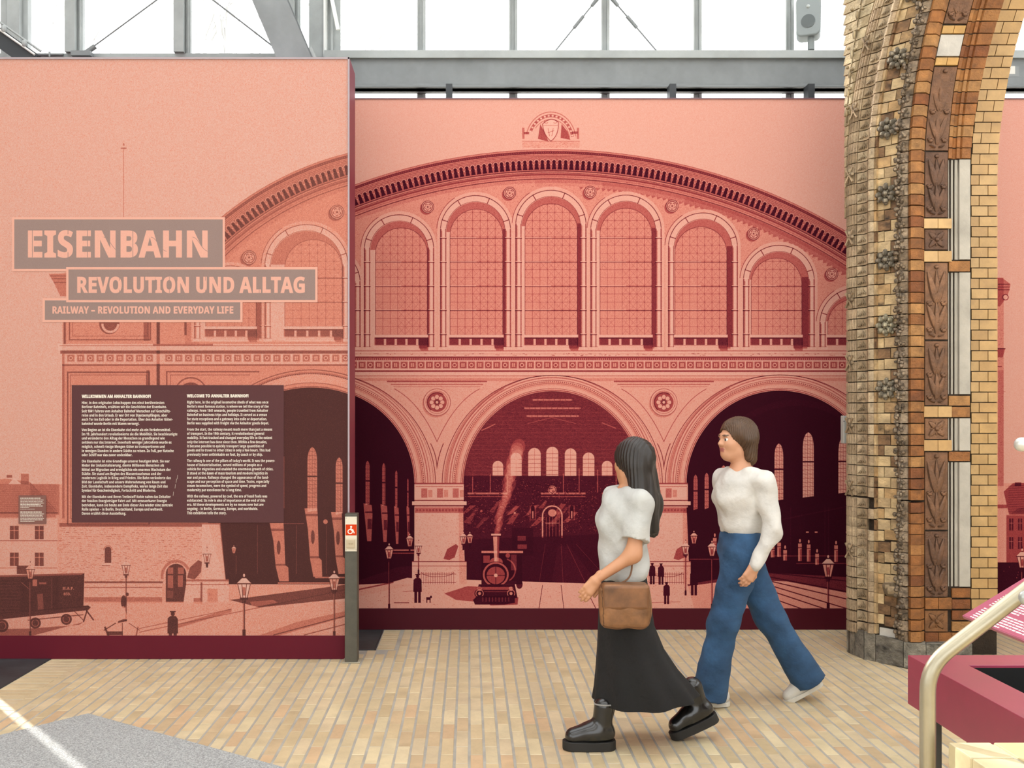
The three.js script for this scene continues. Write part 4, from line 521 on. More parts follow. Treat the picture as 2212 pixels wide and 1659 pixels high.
  const EN = ['Right here, in the original locomotive sheds of what was once', 'Berlin’s most famous station, is where we tell the story of the', 'railways. From 1841 onwards, people travelled from Anhalter', 'Bahnhof on business trips and holidays. It served as a venue', 'for state receptions and a gateway into exile or deportation.', 'Berlin was supplied with freight via the Anhalter goods depot.', '', 'From the start, the railway meant much more than just a means', 'of transport. In the 19th century, it revolutionised general', 'mobility. It fast-tracked and changed everyday life to the extent', 'only the internet has done since then. Within a few decades,', 'it became possible to quickly transport large quantities of', 'goods and to travel to other cities in only a few hours. This had', 'previously been unthinkable on foot, by coach or by ship.', '', 'The railway is one of the pillars of today’s world. It was the power-', 'house of industrialisation, served millions of people as a', 'vehicle for migration and enabled the enormous growth of cities.', 'It stood at the dawn of mass tourism and modern logistics in', 'war and peace. Railways changed the appearance of the land-', 'scape and our perception of space and time. Trains, especially', 'steam locomotives, were the symbol of speed, progress and', 'modernity par excellence for a long time.', '', 'With the railway, powered by coal, the era of fossil fuels was', 'exhilarated. Its role is also of importance at the end of this', 'era. All these developments are by no means over but are', 'ongoing – in Berlin, Germany, Europe, and worldwide.', 'This exhibition tells the story.'];
  const TT = printTex(155, 832, 613, 1129, 2048, 1328, (g) => {
    g.fillStyle = '#57393a'; g.fillRect(150, 820, 480, 320); const col = '#ddd6c8';
    const head = (s, x, w, y) => { g.save(); g.font = 'bold 20px sans-serif'; g.translate(x, y); g.scale(w / g.measureText(s).width, 0.44); g.fillStyle = col; g.strokeStyle = col; g.lineWidth = 1.4; g.fillText(s, 0, 0); g.strokeText(s, 0, 0); g.restore(); };
    head('WILLKOMMEN AM ANHALTER BAHNHOF!', 177, 149, 859); head('WELCOME TO ANHALTER BAHNHOF!', 404, 133, 858);
    const lines = (L, x, y, maxw) => { g.font = 'bold 20px sans-serif'; g.fillStyle = col; const wm = Math.max(...L.map((s) => g.measureText(s).width)), k = maxw / wm; for (const s of L) { if (!s) { y += 4.55; continue; } g.save(); g.translate(x, y); g.scale(k, 0.40); g.fillText(s, 0, 0); g.restore(); y += 9.02; } };
    lines(DE, 176.5, 872.5, 207); lines(EN, 404, 871.5, 190);
    g.strokeStyle = '#b9aea2'; g.lineWidth = 0.8; for (const [x, y] of [[384, 1026], [381.5, 1034], [379, 1046], [375, 1062]]) { g.beginPath(); g.moveTo(x, y); g.lineTo(x - 1, y + 9); g.stroke(); }
  }, 4);
  part('text_panel', panelPlane(155, 832, 613, 1129, ZL, 0.0006), printMat(TT), w).userData.label = 'dark brown text panel with two columns of pale lettering';
  const CT = printTex(41, 1070, 100, 1131, 520, 540, (g) => { g.fillStyle = '#7c5750'; g.fillRect(30, 1060, 90, 90); g.fillStyle = '#d9d3c6'; [[0, 44, 1.9], [4.3, 50, 1.3], [7.6, 48, 1.3], [10.8, 51, 1.3], [14, 44, 1.3], [17.2, 49, 1.3], [20.4, 19, 1.3], [24, 31, 0.9], [30, 46, 1.9], [34.3, 51, 1.3], [37.5, 48, 1.3], [40.7, 49, 1.3], [43.9, 51, 1.3], [47.1, 49, 1.3], [50.6, 31, 0.8]].forEach(([y, w, h]) => { let x = 44.8; while (x < 44.8 + w) { const l = rr(1.5, 6); g.fillRect(x, 1075 + y, Math.min(l, 44.8 + w - x), h); x += l + 0.7; } }); }, 4);
  const cap = solo('caption_plate', 'small square brown caption plate stuck on the printed roofs', 'plate', box(X(41, ZL), X(100, ZL), Y(1131, ZL), Y(1070, ZL), -ZL + 0.002, -ZL + 0.006), mat('#7c5750', 0.5));
  const cp = panelPlane(41, 1070, 100, 1131, ZL, 0.0066); part('caption_print', cp, printMat(CT), cap);
}
// station wall
{
  const w = thing('display_wall', 'wide printed wall with the salmon red station arches and steam locomotive', 'wall'), xL = X(640, ZR), xM = X(1870, ZR), xR = X(2420, ZR), top = Y(212, ZR), by = Y(1314, ZR);
  part('body', rbox(xL, xR, by, top, -ZR - 0.12, -ZR - 0.004, 0.002), maroonSide, w);
  part('print', panelPlane(760, 214, 1870, 1314, ZR), printMat(printTex(760, 214, 1870, 1314, 2046, 2028, drawStation, 11, inksRed)), w).userData.label = 'old photograph of the station front in salmon and dark red ink';
  part('print', panelPlane(1870, 214, 2420, 1314, ZR), printMat(printTex(1870, 214, 2420, 1314, 1024, 2048, drawTown, 11, inksRed)), w).userData.label = 'printed town houses at the end of the station picture';
  part('frame_trim', box(xL, xR, Y(214.5, ZR), top, -ZR - 0.13, -ZR + 0.008), mat('#6f4f57', 0.4), w);
  part('baseboard', rbox(xL, xR, 0, by, -ZR - 0.12, -ZR + 0.004, 0.003), mat('#48141e', 0.4, { specularIntensity: 0.2 }), w);
}
// unseen partition beyond the left edge, added to leave the sun a narrow slot
{ const w = thing('display_wall', 'unseen plain dark red partition added beyond the title wall for a sun slot', 'wall'); part('body', rbox(-6.9, -3.585, 0.2, Y(124, ZL), -ZL - 0.03, -ZL, 0.004), maroonSide, w); part('baseboard', box(-6.9, -3.585, 0, 0.2, -ZL - 0.03, -ZL + 0.004), maroon, w); }
// ---------------------------------------------------------------- the terracotta arch pier
{
  const pierT = thing('arch_pier', 'ornate terracotta and brick arch pier with rosettes and leaf panels', 'pier');
  const R = 3.27, H0 = 3.25, D = [0.53, 0.85];
  const S = (h) => (h <= H0 ? 0 : R - Math.sqrt(R * R - (h - H0) ** 2));
  const pt = (px, Z) => [X(px, Z), -Z];
  function prism(front, back, h0, h1, jit = 0) {       // front: plan polyline; back: inward vector
    const b = front.map(([x, z]) => [x + back[0], z + back[1]]), poly = [...front, ...b.reverse()], n = poly.length, P = [];
    const s0 = S(h0), s1 = S(h1), w = (p, h, s, j) => [p[0] + D[0] * s, h + j, p[1] + D[1] * s];
    const j = poly.map(() => [rr(-jit, jit), rr(-jit, jit)]);
    const lo = poly.map((p, i) => w(p, h0, s0, j[i][0])), hi = poly.map((p, i) => w(p, h1, s1, j[i][1]));
    const tris = THREE.ShapeUtils.triangulateShape(poly.map(([x, z]) => new THREE.Vector2(x, -z)), []);
    const cw = THREE.ShapeUtils.isClockWise(poly.map(([x, z]) => new THREE.Vector2(x, -z)));
    for (let i = 0; i < n; i++) { const k = (i + 1) % n; const q = cw ? [lo[k], lo[i], hi[i], hi[k]] : [lo[i], lo[k], hi[k], hi[i]]; P.push(...q[0], ...q[1], ...q[2], ...q[0], ...q[2], ...q[3]); }
    for (const t of tris) { const [a, c, d] = cw ? [t[0], t[2], t[1]] : t; P.push(...hi[a], ...hi[c], ...hi[d], ...lo[a], ...lo[d], ...lo[c]); }
    const g = new THREE.BufferGeometry(); g.setAttribute('position', new THREE.Float32BufferAttribute(P, 3)); g.computeVertexNormals(); return g;
  }
  const curve = (a, b, n, f) => { const [x0, z0] = a, [x1, z1] = b, dx = x1 - x0, dz = z1 - z0, L = Math.hypot(dx, dz), nx = -dz / L, nz = dx / L, sg = nz > 0 || nx < 0 ? 1 : -1, o = []; for (let i = 0; i <= n; i++) { const t = i / n, u = f(t) * sg; o.push([x0 + dx * t + nx * u * (nx < 0 || nz > 0 ? 1 : -1), z0 + dz * t + nz * u * (nx < 0 || nz > 0 ? 1 : -1)]); } return o; };
  const IN = [0.06, -0.04], INF = [0, -0.07];
  const tan = ['#b39a79', '#bfa685', '#a58d6d', '#c8b08d'].map((c) => brickMat(c, cMid, 0.004, 0.8, 4)), leafy = ['#bfa684', '#cbb491', '#ae9674'].map((c) => brickMat(c, cMid, 0.004, 0.8, 4));
  const field = ['#d3b486', '#d9bb8a', '#c9a473', '#dcbf90', '#cfa873', '#9c7650'].map((c, i) => brickMat(c, i % 3 === 2 ? cStain : cMid, 0.0025, 0.7, 4)), band = ['#a76b34', '#99602d', '#b07840', '#8a5024', '#b8854c'].map((c) => brickMat(c, cMid, 0.003, 0.7, 4));
  const yellow = ['#d0a76c', '#d4ad74', '#c9a067', '#d2aa70'].map((c) => brickMat(c, cSoft, 0.0006, 0.35, 3)), leafM = ['#865d3e', '#745037', '#966a48'].map((c) => brickMat(c, cMid, 0.003, 0.6, 4)), plast = brickMat('#bdb6a8', cSoft, 0.001, 0.85, 2), white = brickMat('#cfcac0', cSoft, 0.001, 0.85, 3), stoneM = ['#8d877a', '#a39c8c', '#7b756a'].map((c) => brickMat(c, cStain, 0.006, 0.85, 3)), beadM = ['#b09a80', '#bda689', '#a0896d'].map((c) => brickMat(c, cStain, 0.004, 0.8, 5)), pale = ['#cdb890', '#d6c39c', '#c4ae86'].map((c) => brickMat(c, cMid, 0.003, 0.75, 4));
  const pick = (a) => a[(rnd() * a.length) | 0];
  const mortar = brickMat('#3a2e22', cMid, 0.003, 0.95, 3);
  const J = 0.0032, PIT = 0.0712, B0 = 0.172, NC = 65;
  const hz = (py, Z) => Y(py, Z);
  // core
  { const line = [pt(1833, 6.91), pt(1852, 6.82), pt(1876, 6.75), pt(1890, 6.69), pt(1938, 6.59), pt(1961, 6.54), pt(1968, 6.52), pt(2000, 6.515), pt(2050, 6.525), pt(2094, 6.525)], gs = [];
    const poly = [...line, [X(2094, 6.525), -6.86], [X(2153, 6.86), -6.86], [X(2153, 6.86), -6.97], [X(1836, 6.93), -6.97]];
    for (let h = 0; h < B0 + NC * PIT; h += 0.2) { const hh = Math.min(h + 0.2, B0 + NC * PIT); const mid = poly.length >> 1; const g = (() => { const tris = 0; return prismClosed(poly, h, hh); })(); gs.push(g); }
    part('core', gs, mortar, pierT);
    function prismClosed(poly, h0, h1) { const n = poly.length, P = [], w = (p, h) => [p[0] + D[0] * S(h), h, p[1] + D[1] * S(h)], v2 = poly.map(([x, z]) => new THREE.Vector2(x, -z)), cw = THREE.ShapeUtils.isClockWise(v2), tris = THREE.ShapeUtils.triangulateShape(v2, []); for (let i = 0; i < n; i++) { const k = (i + 1) % n, [a, b] = cw ? [k, i] : [i, k]; P.push(...w(poly[a], h0), ...w(poly[b], h0), ...w(poly[b], h1), ...w(poly[a], h0), ...w(poly[b], h1), ...w(poly[a], h1)); } for (const t of tris) { const [a, c, d] = cw ? [t[0], t[2], t[1]] : t; P.push(...w(poly[a], h1), ...w(poly[c], h1), ...w(poly[d], h1)); } const g = new THREE.BufferGeometry(); g.setAttribute('position', new THREE.Float32BufferAttribute(P, 3)); g.computeVertexNormals(); return g; } }
  // plan lines of the moulded bands
  const flute = curve(pt(1829, 6.915), pt(1850.5, 6.80), 15, (t) => 0.018 * Math.sin(Math.PI * t) + (Math.round(t * 15) % 3 === 1 ? -0.011 : 0.003));
  const cav = curve(pt(1851.5, 6.80), pt(1873.5, 6.73), 6, (t) => -0.012 * Math.sin(Math.PI * t));
  const roll = curve(pt(1874.5, 6.725), pt(1887, 6.672), 7, (t) => 0.018 * Math.sin(Math.PI * t));
  const fil = [pt(1888, 6.675), pt(1893, 6.655)];
  const f0 = [1894, 6.672], f1 = [1937, 6.575], fp = (px) => pt(px, f0[1] + (f1[1] - f0[1]) * (px - f0[0]) / (f1[0] - f0[0]));
  const bead = curve(pt(1938.5, 6.572), pt(1960.5, 6.50), 7, (t) => 0.022 * Math.sin(Math.PI * t));
  const ft = V(X(1937, 6.575) - X(1894, 6.672), 0, 0.097).normalize(), fn = V(-ft.z, 0, ft.x);        // along and out of the rosette field
  const sway = (h, px) => 0.004 * Math.sin(h * 3.1 + px * 0.02) + (h < 1.1 ? 0.010 * Math.sin(px * 0.05 + h * 6) : 0);
  const blob = (c, r) => sph(c, r, 8);
  for (let k = 0; k < NC; k++) {
    const h0 = B0 + k * PIT + J, h1 = B0 + (k + 1) * PIT - J, hm = (h0 + h1) / 2, s = S(hm), off = V(D[0] * s, 0, D[1] * s), odd = k & 1;
    const broken = hm < 1.25 && rnd() < 0.35;
    const g1 = prism(flute, IN, h0 + sway(hm, 1840), h1 + sway(hm, 1840), 0.001); part('fluted_block', g1, pick(tan), pierT);
    // leaf band: block with a small raised leaf
    { const c = V(cav[3][0], hm + sway(hm, 1860), cav[3][1]).add(off), gs = [prism(cav, IN, h0 + sway(hm, 1860), h1 + sway(hm, 1860), 0.001)], out = V(-0.75, 0, 0.66);
      for (let i = 0; i < 5; i++) { const a = (i - 2) * 0.5, e = blob(V(0, 0, 0), V(0.0065, 0.023, 0.007)); e.rotateZ(a); e.rotateY(-0.85); e.translate(c.x + out.x * 0.006 + (i - 2) * 0.0065, c.y + 0.004 - Math.abs(i - 2) * 0.006, c.z + out.z * 0.006 + (i - 2) * 0.0075); gs.push(e); }
      part('leaf_block', gs, pick(leafy), pierT); }
    if (!broken) part('roll_block', prism(roll, IN, h0 + sway(hm, 1880), h1 + sway(hm, 1880), 0.001), pick(leafy), pierT);
    part('fillet_brick', prism(fil, IN, h0 + sway(hm, 1890), h1 + sway(hm, 1890), 0.001), pick(field), pierT);
    const sp = odd ? 1910 : 1924, whiteRow = k < 1;
    if (!whiteRow) { part('brick', prism([fp(1894), fp(sp - 0.8)], IN, h0 + sway(hm, 1900), h1 + sway(hm, 1900), 0.002), pick(field), pierT); part('brick', prism([fp(sp + 0.8), fp(1937)], IN, h0 + sway(hm, 1925), h1 + sway(hm, 1925), 0.002), pick(field), pierT); }
    else part('repair_block', prism([fp(1900), fp(1937)], [0.06, -0.04], h0, h1 - 0.01, 0.002), white, pierT);
    // bead roll with leaf lumps
    { const hb = sway(hm, 1950), c = V(bead[3][0], hm + hb, bead[3][1]).add(off), gs = [prism(bead, IN, h0 + hb, h1 + hb, 0.002)]; for (let i = 0; i < 7; i++) { const u = rr(-1, 1), v = rr(-0.4, 0.4); gs.push(blob(c.clone().add(V(u * 0.022 - 0.004, v * PIT, u * 0.018 + 0.006)), V(rr(0.010, 0.017), rr(0.010, 0.018), rr(0.008, 0.014)))); } part('bead_block', gs, pick(beadM), pierT); }
    // front band with a chamfered edge
    part('brick', prism([pt(1967.5, 6.47), pt(1989, 6.47), pt(1996.5, 6.505)], INF, h0 + sway(hm, 1980), h1 + sway(hm, 1980), 0.0015), pick(band), pierT);
    // glazed yellow bricks
    const ys = odd ? [[2097.5, 2114.4], [2116, 2155]] : [[2099, 2133.5], [2135, 2155]];
    for (const [a, b] of ys) part('brick', prism([pt(a, 6.85), pt(b, 6.85)], INF, h0, h1, 0.0004), pick(yellow), pierT);
    // spandrel beside the arch, where the mouldings lean away from the straight edge
    if (hm > 3.0) { const a = pt(1824, 6.95), bx = [flute[0][0] + D[0] * s, flute[0][1] + D[1] * s], un = [-D[0] * s, -D[1] * s]; if (Math.hypot(bx[0] - a[0], bx[1] - a[1]) > 0.02) { const g = prism([[a[0] + un[0], a[1] + un[1]], [bx[0] + un[0] - 0.004, bx[1] + un[1] - 0.004]], [0.10, -0.03], h0, h1, 0.0005); part('spandrel_block', g, pick(pale), pierT); } }
  }
  // spandrel relief: little buds and stems
  for (let h = 3.75; h < 4.55; h += 0.13) { const s = S(h), a = pt(1824, 6.95), bx = [flute[0][0] + D[0] * s, flute[0][1] + D[1] * s], m = V((a[0] + bx[0]) / 2 - 0.012, h, (a[1] + bx[1]) / 2 + 0.008), w = s * 0.22; part('spandrel_relief', [blob(m, V(0.012, 0.03, 0.012)), blob(m.clone().add(V(-w * 0.5, 0.05, -w * 0.7)), 0.012), blob(m.clone().add(V(w * 0.5, 0.03, w * 0.7)), 0.012), rod(m.clone().add(V(0, -0.07, 0)), m.clone().add(V(w * 0.4, 0.06, w * 0.5)), 0.006, 0.004, 6)], pick(pale), pierT); }
  // ribbon knots on the fluted band
  for (let h = 0.72; h < 4.5; h += 0.43) { const s = S(h), c = V(flute[8][0] - 0.004 + D[0] * s, h, flute[8][1] + 0.01 + D[1] * s), t = V(0.42, 0, 0.9), u = (a, b) => c.clone().addScaledVector(t, a).add(V(0, b, 0)); part('ribbon_knot', [bar(u(-0.032, -0.05), u(0.03, 0.05), 0.010, 0.012, V(-0.9, 0, 0.42)), bar(u(-0.032, 0.05), u(0.03, -0.05), 0.010, 0.012, V(-0.9, 0, 0.42)), blob(u(0.03, 0.0).add(V(-0.006, 0, 0.004)), 0.015), blob(u(0, 0.03), V(0.014, 0.024, 0.014))], pick(tan), pierT); }
  // rosettes
  const rosM = ['#a39781', '#b3a78e', '#c6bc9d'].map((c) => brickMat(c, cMid, 0.004, 0.8, 5));
  for (const [px, py, m] of [[1970, 4, 0], [1933, 133, 0], [1916, 277, 0], [1916, 418, 0], [1915, 561, 0], [1920, 702, 2], [1920, 840, 1]]) {
    const h = Y(py, 6.6), s = S(h), f = fp(1916), c = V(f[0] + D[0] * s, h, f[1] + D[1] * s).addScaledVector(fn, 0.022), up = V(0, 1, 0), gs = [];
    for (let i = 0; i < 8; i++) { const a = i * Math.PI / 4 + rr(-0.1, 0.1), q = c.clone().addScaledVector(ft, 0.046 * Math.cos(a)).addScaledVector(up, 0.046 * Math.sin(a)); gs.push(blob(q, V(rr(0.018, 0.022), rr(0.018, 0.022), rr(0.018, 0.024)))); gs.push(blob(q.clone().lerp(c, -0.35).addScaledVector(fn, -0.008), V(0.014, 0.014, 0.012))); }
    for (let i = 0; i < 6; i++) { const a = i * 1.047; gs.push(blob(c.clone().addScaledVector(ft, 0.02 * Math.cos(a)).addScaledVector(up, 0.02 * Math.sin(a)).addScaledVector(fn, -0.004), 0.010)); }
    gs.push(blob(c.clone().addScaledVector(fn, 0.012), 0.019));
    part('rosette', gs, rosM[m], pierT);
  }
  { const f = fp(1928), c = V(f[0], Y(1272, 6.6), f[1]).addScaledVector(fn, 0.02); part('worn_rosette', [blob(c, V(0.055, 0.05, 0.045)), blob(c.clone().add(V(0.03, -0.02, 0.02)), 0.032), blob(c.clone().add(V(-0.03, 0.02, 0)), 0.03)], pick(leafy), pierT).userData.label = 'worn smooth rosette'; }
  // ornament panels on the front: from the photo's heights (at depth 6.5)
  const ZF = 6.508, slab = (x0, x1, py0, py1, Z) => { const gs = [], a = Y(py1, Z) + 0.003, b = Y(py0, Z) - 0.003, n = Math.max(1, Math.ceil((b - a) / 0.09)); for (let i = 0; i < n; i++) gs.push(prism([pt(x0, Z), pt(x1, Z)], INF, a + (b - a) * i / n, a + (b - a) * (i + 1) / n)); return gs; };
  const ctr = (px, h, Z, dz) => V(X(px, Z) + D[0] * S(h), h, -Z + D[1] * S(h) + dz);
  const leaf = (c, L, w, ang, lift = 0.02) => { const g = sph(V(0, 0, 0), V(w, L / 2, lift), 8); const p = g.attributes.position; for (let i = 0; i < p.count; i++) { const y = p.getY(i) / (L / 2), x = p.getX(i); p.setX(i, x * (1 - 0.35 * y)); p.setZ(i, p.getZ(i) - Math.max(0, 0.006 - Math.abs(x) * 0.9) * 0.9); } g.computeVertexNormals(); return g.translate(0, L / 2, 0).rotateZ(ang).translate(c.x, c.y, c.z); };
  const leafPanel = (py0, py1, m) => {
    const a = Y(py1, ZF), b = Y(py0, ZF), L = b - a, gs = slab(1998.5, 2047, py0, py1, ZF), mid = 2022.7;
    gs.push(leaf(ctr(mid, a + 0.03, ZF, 0), L * 0.45, 0.02, 0), leaf(ctr(mid, a + L * 0.12, ZF, 0), L * 0.38, 0.021, 0.34), leaf(ctr(mid, a + L * 0.12, ZF, 0), L * 0.38, 0.021, -0.34));
    gs.push(leaf(ctr(mid, a + L * 0.46, ZF, 0), L * 0.46, 0.024, 0.26), leaf(ctr(mid, a + L * 0.46, ZF, 0), L * 0.46, 0.024, -0.26), leaf(ctr(mid, a + L * 0.55, ZF, 0), L * 0.36, 0.017, 0));
    for (const sx of [-1, 1]) { for (const u of [0.46, 0.12]) { const c = ctr(mid + sx * 15, a + L * u, ZF, 0.004); gs.push(blob(c, V(0.018, 0.014, 0.012)), blob(c.clone().add(V(sx * 0.012, 0.010, 0)), 0.010), blob(c.clone().add(V(-sx * 0.012, 0.010, 0)), 0.010)); } gs.push(leaf(ctr(mid + sx * 2, a + 0.02, ZF, 0), 0.05, 0.008, -sx * 1.2)); }
    if (L > 0.3) gs.push(blob(ctr(mid, b - 0.03, ZF, 0.004), V(0.016, 0.014, 0.012)));
    part('leaf_panel', gs, m, pierT);
  };
  [[-80, 66], [150, 326], [328, 470], [567, 734], [736, 876], [976, 1145], [1147, 1290]].forEach(([a, b], i) => leafPanel(a, b, leafM[[0, 0, 1, 2, 0, 0, 1][i]]));
  part('white_block', slab(1998.5, 2047, 86, 130, ZF - 0.004), white, pierT);
  const flower = (py0, py1, m) => { const gs = slab(1998.5, 2047, py0, py1, ZF), h = (Y(py0, ZF) + Y(py1, ZF)) / 2, c = ctr(2022.7, h, ZF, 0); for (let i = 0; i < 4; i++) { const a = Math.PI / 4 + i * Math.PI / 2; gs.push(leaf(c, 0.072, 0.019, a, 0.014)); gs.push(leaf(c, 0.05, 0.008, a + Math.PI / 4, 0.010)); } gs.push(blob(c.clone().add(V(0, 0, 0.008)), V(0.016, 0.016, 0.014))); part('flower_tile', gs, m, pierT); };
  flower(495, 540, leafM[1]); flower(903, 949, leafM[2]); flower(1318, 1365, brickMat('#94653c', cMid, 0.003, 0.7, 4));
  const pair = (py0, py1, m, x0 = 1996.5, x1 = 2056, Z = ZF - 0.01) => { const xm = (x0 + x1) / 2; part('brick', slab(x0, xm - 0.6, py0, py1, Z), pick(m), pierT); part('brick', slab(xm + 0.6, x1, py0, py1, Z), pick(m), pierT); };
  const golden = ['#c79a55', '#cda25e'].map((c) => brickMat(c, cSoft, 0.001, 0.5, 4));
  pair(68, 85, golden, 1999, 2047); pair(131, 148, golden, 1999, 2047); pair(471, 494, yellow); pair(541, 566, yellow); pair(877, 902, yellow); pair(950, 975, yellow); pair(1291, 1317, band, 1999, 2056); pair(1366, 1391, band, 1999, 2056);
  // plaster infill with a grooved edge, and the old bricks between
  const infill = (py0, py1) => { const a = Y(py1, ZF) + 0.002, b = Y(py0, ZF) - 0.002, Zp = ZF + 0.012, gs = []; const line = [pt(2048.5, Zp), pt(2052, Zp + 0.012), pt(2055, Zp), pt(2058, Zp + 0.004), pt(2060, Zp + 0.012), pt(2063, Zp - 0.004), pt(2070, Zp + 0.006), pt(2073, Zp - 0.012), pt(2096, Zp - 0.012)]; for (let h = a; h < b - 1e-6; h += 0.2) gs.push(prism(line, INF, h, Math.min(h + 0.2, b))); part('plaster_infill', gs, plast, pierT); };
  for (const [a, b] of [[344, 561], [588, 852], [903, 974], [998, 1268]]) infill(a, b);
  for (const [a, b] of [[563, 587], [854, 877], [878, 902], [975, 997]]) part('brick', slab(2050, 2095, a, b, ZF + 0.002), pick(band), pierT);
  for (let y = 1270; y < 1385; y += 24) part('brick', slab(2057 - (y % 2 ? 6 : 0), 2096, y, y + 22, ZF), pick(band), pierT);
  { const line0 = [pt(2048.5, ZF), pt(2055, ZF), pt(2058, ZF + 0.015), pt(2063, ZF + 0.015), pt(2066, ZF), pt(2072, ZF), pt(2074, ZF + 0.012), pt(2078, ZF)]; for (let k = 0; k < 30; k++) { const h0 = Y(343, ZF) + k * PIT + J; if (h0 > 4.75) break; const line = [...line0, pt(2096 + Math.max(0, (h0 - 3.3) * 17), ZF)]; part('grooved_brick', prism(line, INF, h0, h0 + PIT - 2 * J, 0.0015), pick(band), pierT); } }
  // stone plinth
  const st = (a, b, h, m) => { const g = prism([a, b], [0.05, -0.12], 0.001, h, 0.006); part('plinth_stone', g, m, pierT); };
  const q = (px, Z) => pt(px, Z);
  st(q(1829, 6.94), q(1846, 6.83), 0.20, stoneM[1]); st(q(1846.5, 6.83), q(1866, 6.73), 0.185, stoneM[0]); st(q(1867, 6.73), q(1891, 6.66), 0.18, stoneM[1]); st(q(1892, 6.655), q(1951, 6.50), 0.176, stoneM[0]); st(q(1952, 6.49), q(2000, 6.43), 0.17, stoneM[1]); st(q(2001, 6.43), q(2100, 6.43), 0.17, stoneM[0]);
}
{ // grey box behind the pier
  const b = thing('junction_box', 'flat pale grey box fixed to the back edge of the arch pier', 'box'); part('cover', rbox(X(1819, 7.0), X(1845, 7.0), Y(958, 7.0), Y(898, 7.0), -7.03, -6.972, 0.006), mat('#a9aaa3', 0.5), b); part('screw', sph(V(X(1823, 6.97), Y(910, 6.97), -6.968), 0.004), steelDark, b);
}
// ---------------------------------------------------------------- floor fittings, post, table, rails
{ // hatches
  const hm = mat('#4a5052', 0.45, { metalness: 0.3, map: cMid, metric: 2 }), mk = (label, x0, x1, z0, z1) => { const h = thing('floor_hatch', label, 'hatch'); part('plate', box(x0 + 0.012, x1 - 0.012, -0.001, 0.003, z0 + 0.012, z1 - 0.012), hm, h); part('edge_frame', [box(x0, x0 + 0.01, -0.001, 0.004, z0, z1), box(x1 - 0.01, x1, -0.001, 0.004, z0, z1), box(x0, x1, -0.001, 0.004, z0, z0 + 0.01), box(x0, x1, -0.001, 0.004, z1 - 0.01, z1)], steelDark, h); };
  mk('dark grey metal floor hatch at the foot of the title wall', -3.75, -2.83, -6.73, -5.0); mk('dark metal floor hatch in the corner behind the call post', -1.35, -0.657, -7.64, -6.985);
}
{ // speckled mat
  const sp = asColor(noiseTex(512, 128, 2, 0.55, 1.0, 0.9, 31)), m = mat('#c6c9c8', 0.95, { map: sp, bumpMap: nFine, bumpScale: 0.003, metric: 1.6 });
  const p = mats2.p, a = mats2.a, b = mats2.b, q = [p, p.clone().addScaledVector(a, 2.2), p.clone().addScaledVector(a, 2.2).addScaledVector(b, 1.9), p.clone().addScaledVector(b, 1.9)];
  const sh = new THREE.Shape(q.map((v) => new THREE.Vector2(v.x, -v.z)));
  const g = new THREE.ExtrudeGeometry(sh, { depth: 0.007, bevelEnabled: true, bevelSize: 0.003, bevelThickness: 0.002, bevelSegments: 1 }).rotateX(-Math.PI / 2).translate(0, 0.002, 0); solo('floor_mat', 'grey speckled mat lying askew on the brick floor', 'mat', g, m);
}
{ // call post for wheelchair users
  const Z = 6.63, x0 = X(744.5, Z), x1 = X(772, Z), top = Y(1110, Z), t = thing('call_post', 'dark olive grey post with red wheelchair sign and push button', 'post'), pm = mat('#514d41', 0.5, { map: cSoft, bumpMap: nFine, bumpScale: 0.0003, metric: 4 });
  part('post', rbox(x0, x1, 0, top, -Z - 0.1, -Z, 0.006, 3), pm, t); part('foot_seal', rbox(x0 - 0.018, x1 + 0.02, 0.0005, 0.005, -Z - 0.12, -Z + 0.018, 0.002), mat('#a39a85', 0.8), t);
  const pl = part('sign_plate', rbox(X(745.5, Z), X(771, Z), Y(1191, Z), Y(1116, Z), -Z - 0.001, -Z + 0.003, 0.0014), mat('#d8cfb9', 0.4), t);
  for (const [px, py] of [[748, 1119], [769, 1119], [748, 1188], [769, 1188]]) part('screw', sph(at(px, py, Z - 0.003), V(0.002, 0.002, 0.001)), steelDark, pl);
  const c = document.createElement('canvas'); c.width = c.height = 256; const g = c.getContext('2d'); g.fillStyle = '#c8401d'; g.fillRect(0, 0, 256, 256); g.fillStyle = g.strokeStyle = '#ece6da';
  g.beginPath(); g.arc(128, 54, 23, 0, 7); g.fill(); g.lineWidth = 22; g.beginPath(); g.arc(106, 166, 50, 0, 7); g.stroke(); g.lineWidth = 30; g.beginPath(); g.moveTo(124, 80); g.lineTo(124, 128); g.stroke(); g.lineWidth = 22; g.beginPath(); g.moveTo(112, 124); g.lineTo(176, 118); g.moveTo(124, 136); g.lineTo(174, 138); g.lineTo(200, 206); g.stroke();
  const tx = new THREE.CanvasTexture(c); tx.colorSpace = THREE.SRGBColorSpace; part('wheelchair_sign', panelPlane(746.5, 1133, 770.5, 1156.5, Z - 0.0036), printMat(tx), pl);
  const bt = part('push_button', rbox(X(748.5, Z), X(766.5, Z), Y(1183, Z), Y(1166, Z), -Z + 0.002, -Z + 0.012, 0.002), mat('#b9a98c', 0.45), t);
  const c2 = document.createElement('canvas'); c2.width = 256; c2.height = 64; const g2 = c2.getContext('2d'); g2.fillStyle = '#b9a98c'; g2.fillRect(0, 0, 256, 64); g2.fillStyle = '#86755c'; g2.font = 'bold 44px sans-serif'; g2.fillText('Tür auf', 50, 48); const tx2 = new THREE.CanvasTexture(c2); tx2.colorSpace = THREE.SRGBColorSpace; part('button_text', panelPlane(750, 1172.5, 765, 1177, Z - 0.0125), printMat(tx2), bt);
  part('button_frame', rbox(X(746.5, Z), X(770, Z), Y(1187, Z), Y(1163, Z), -Z + 0.0005, -Z + 0.0042, 0.0015), mat('#cbbfa5', 0.45), t);
}
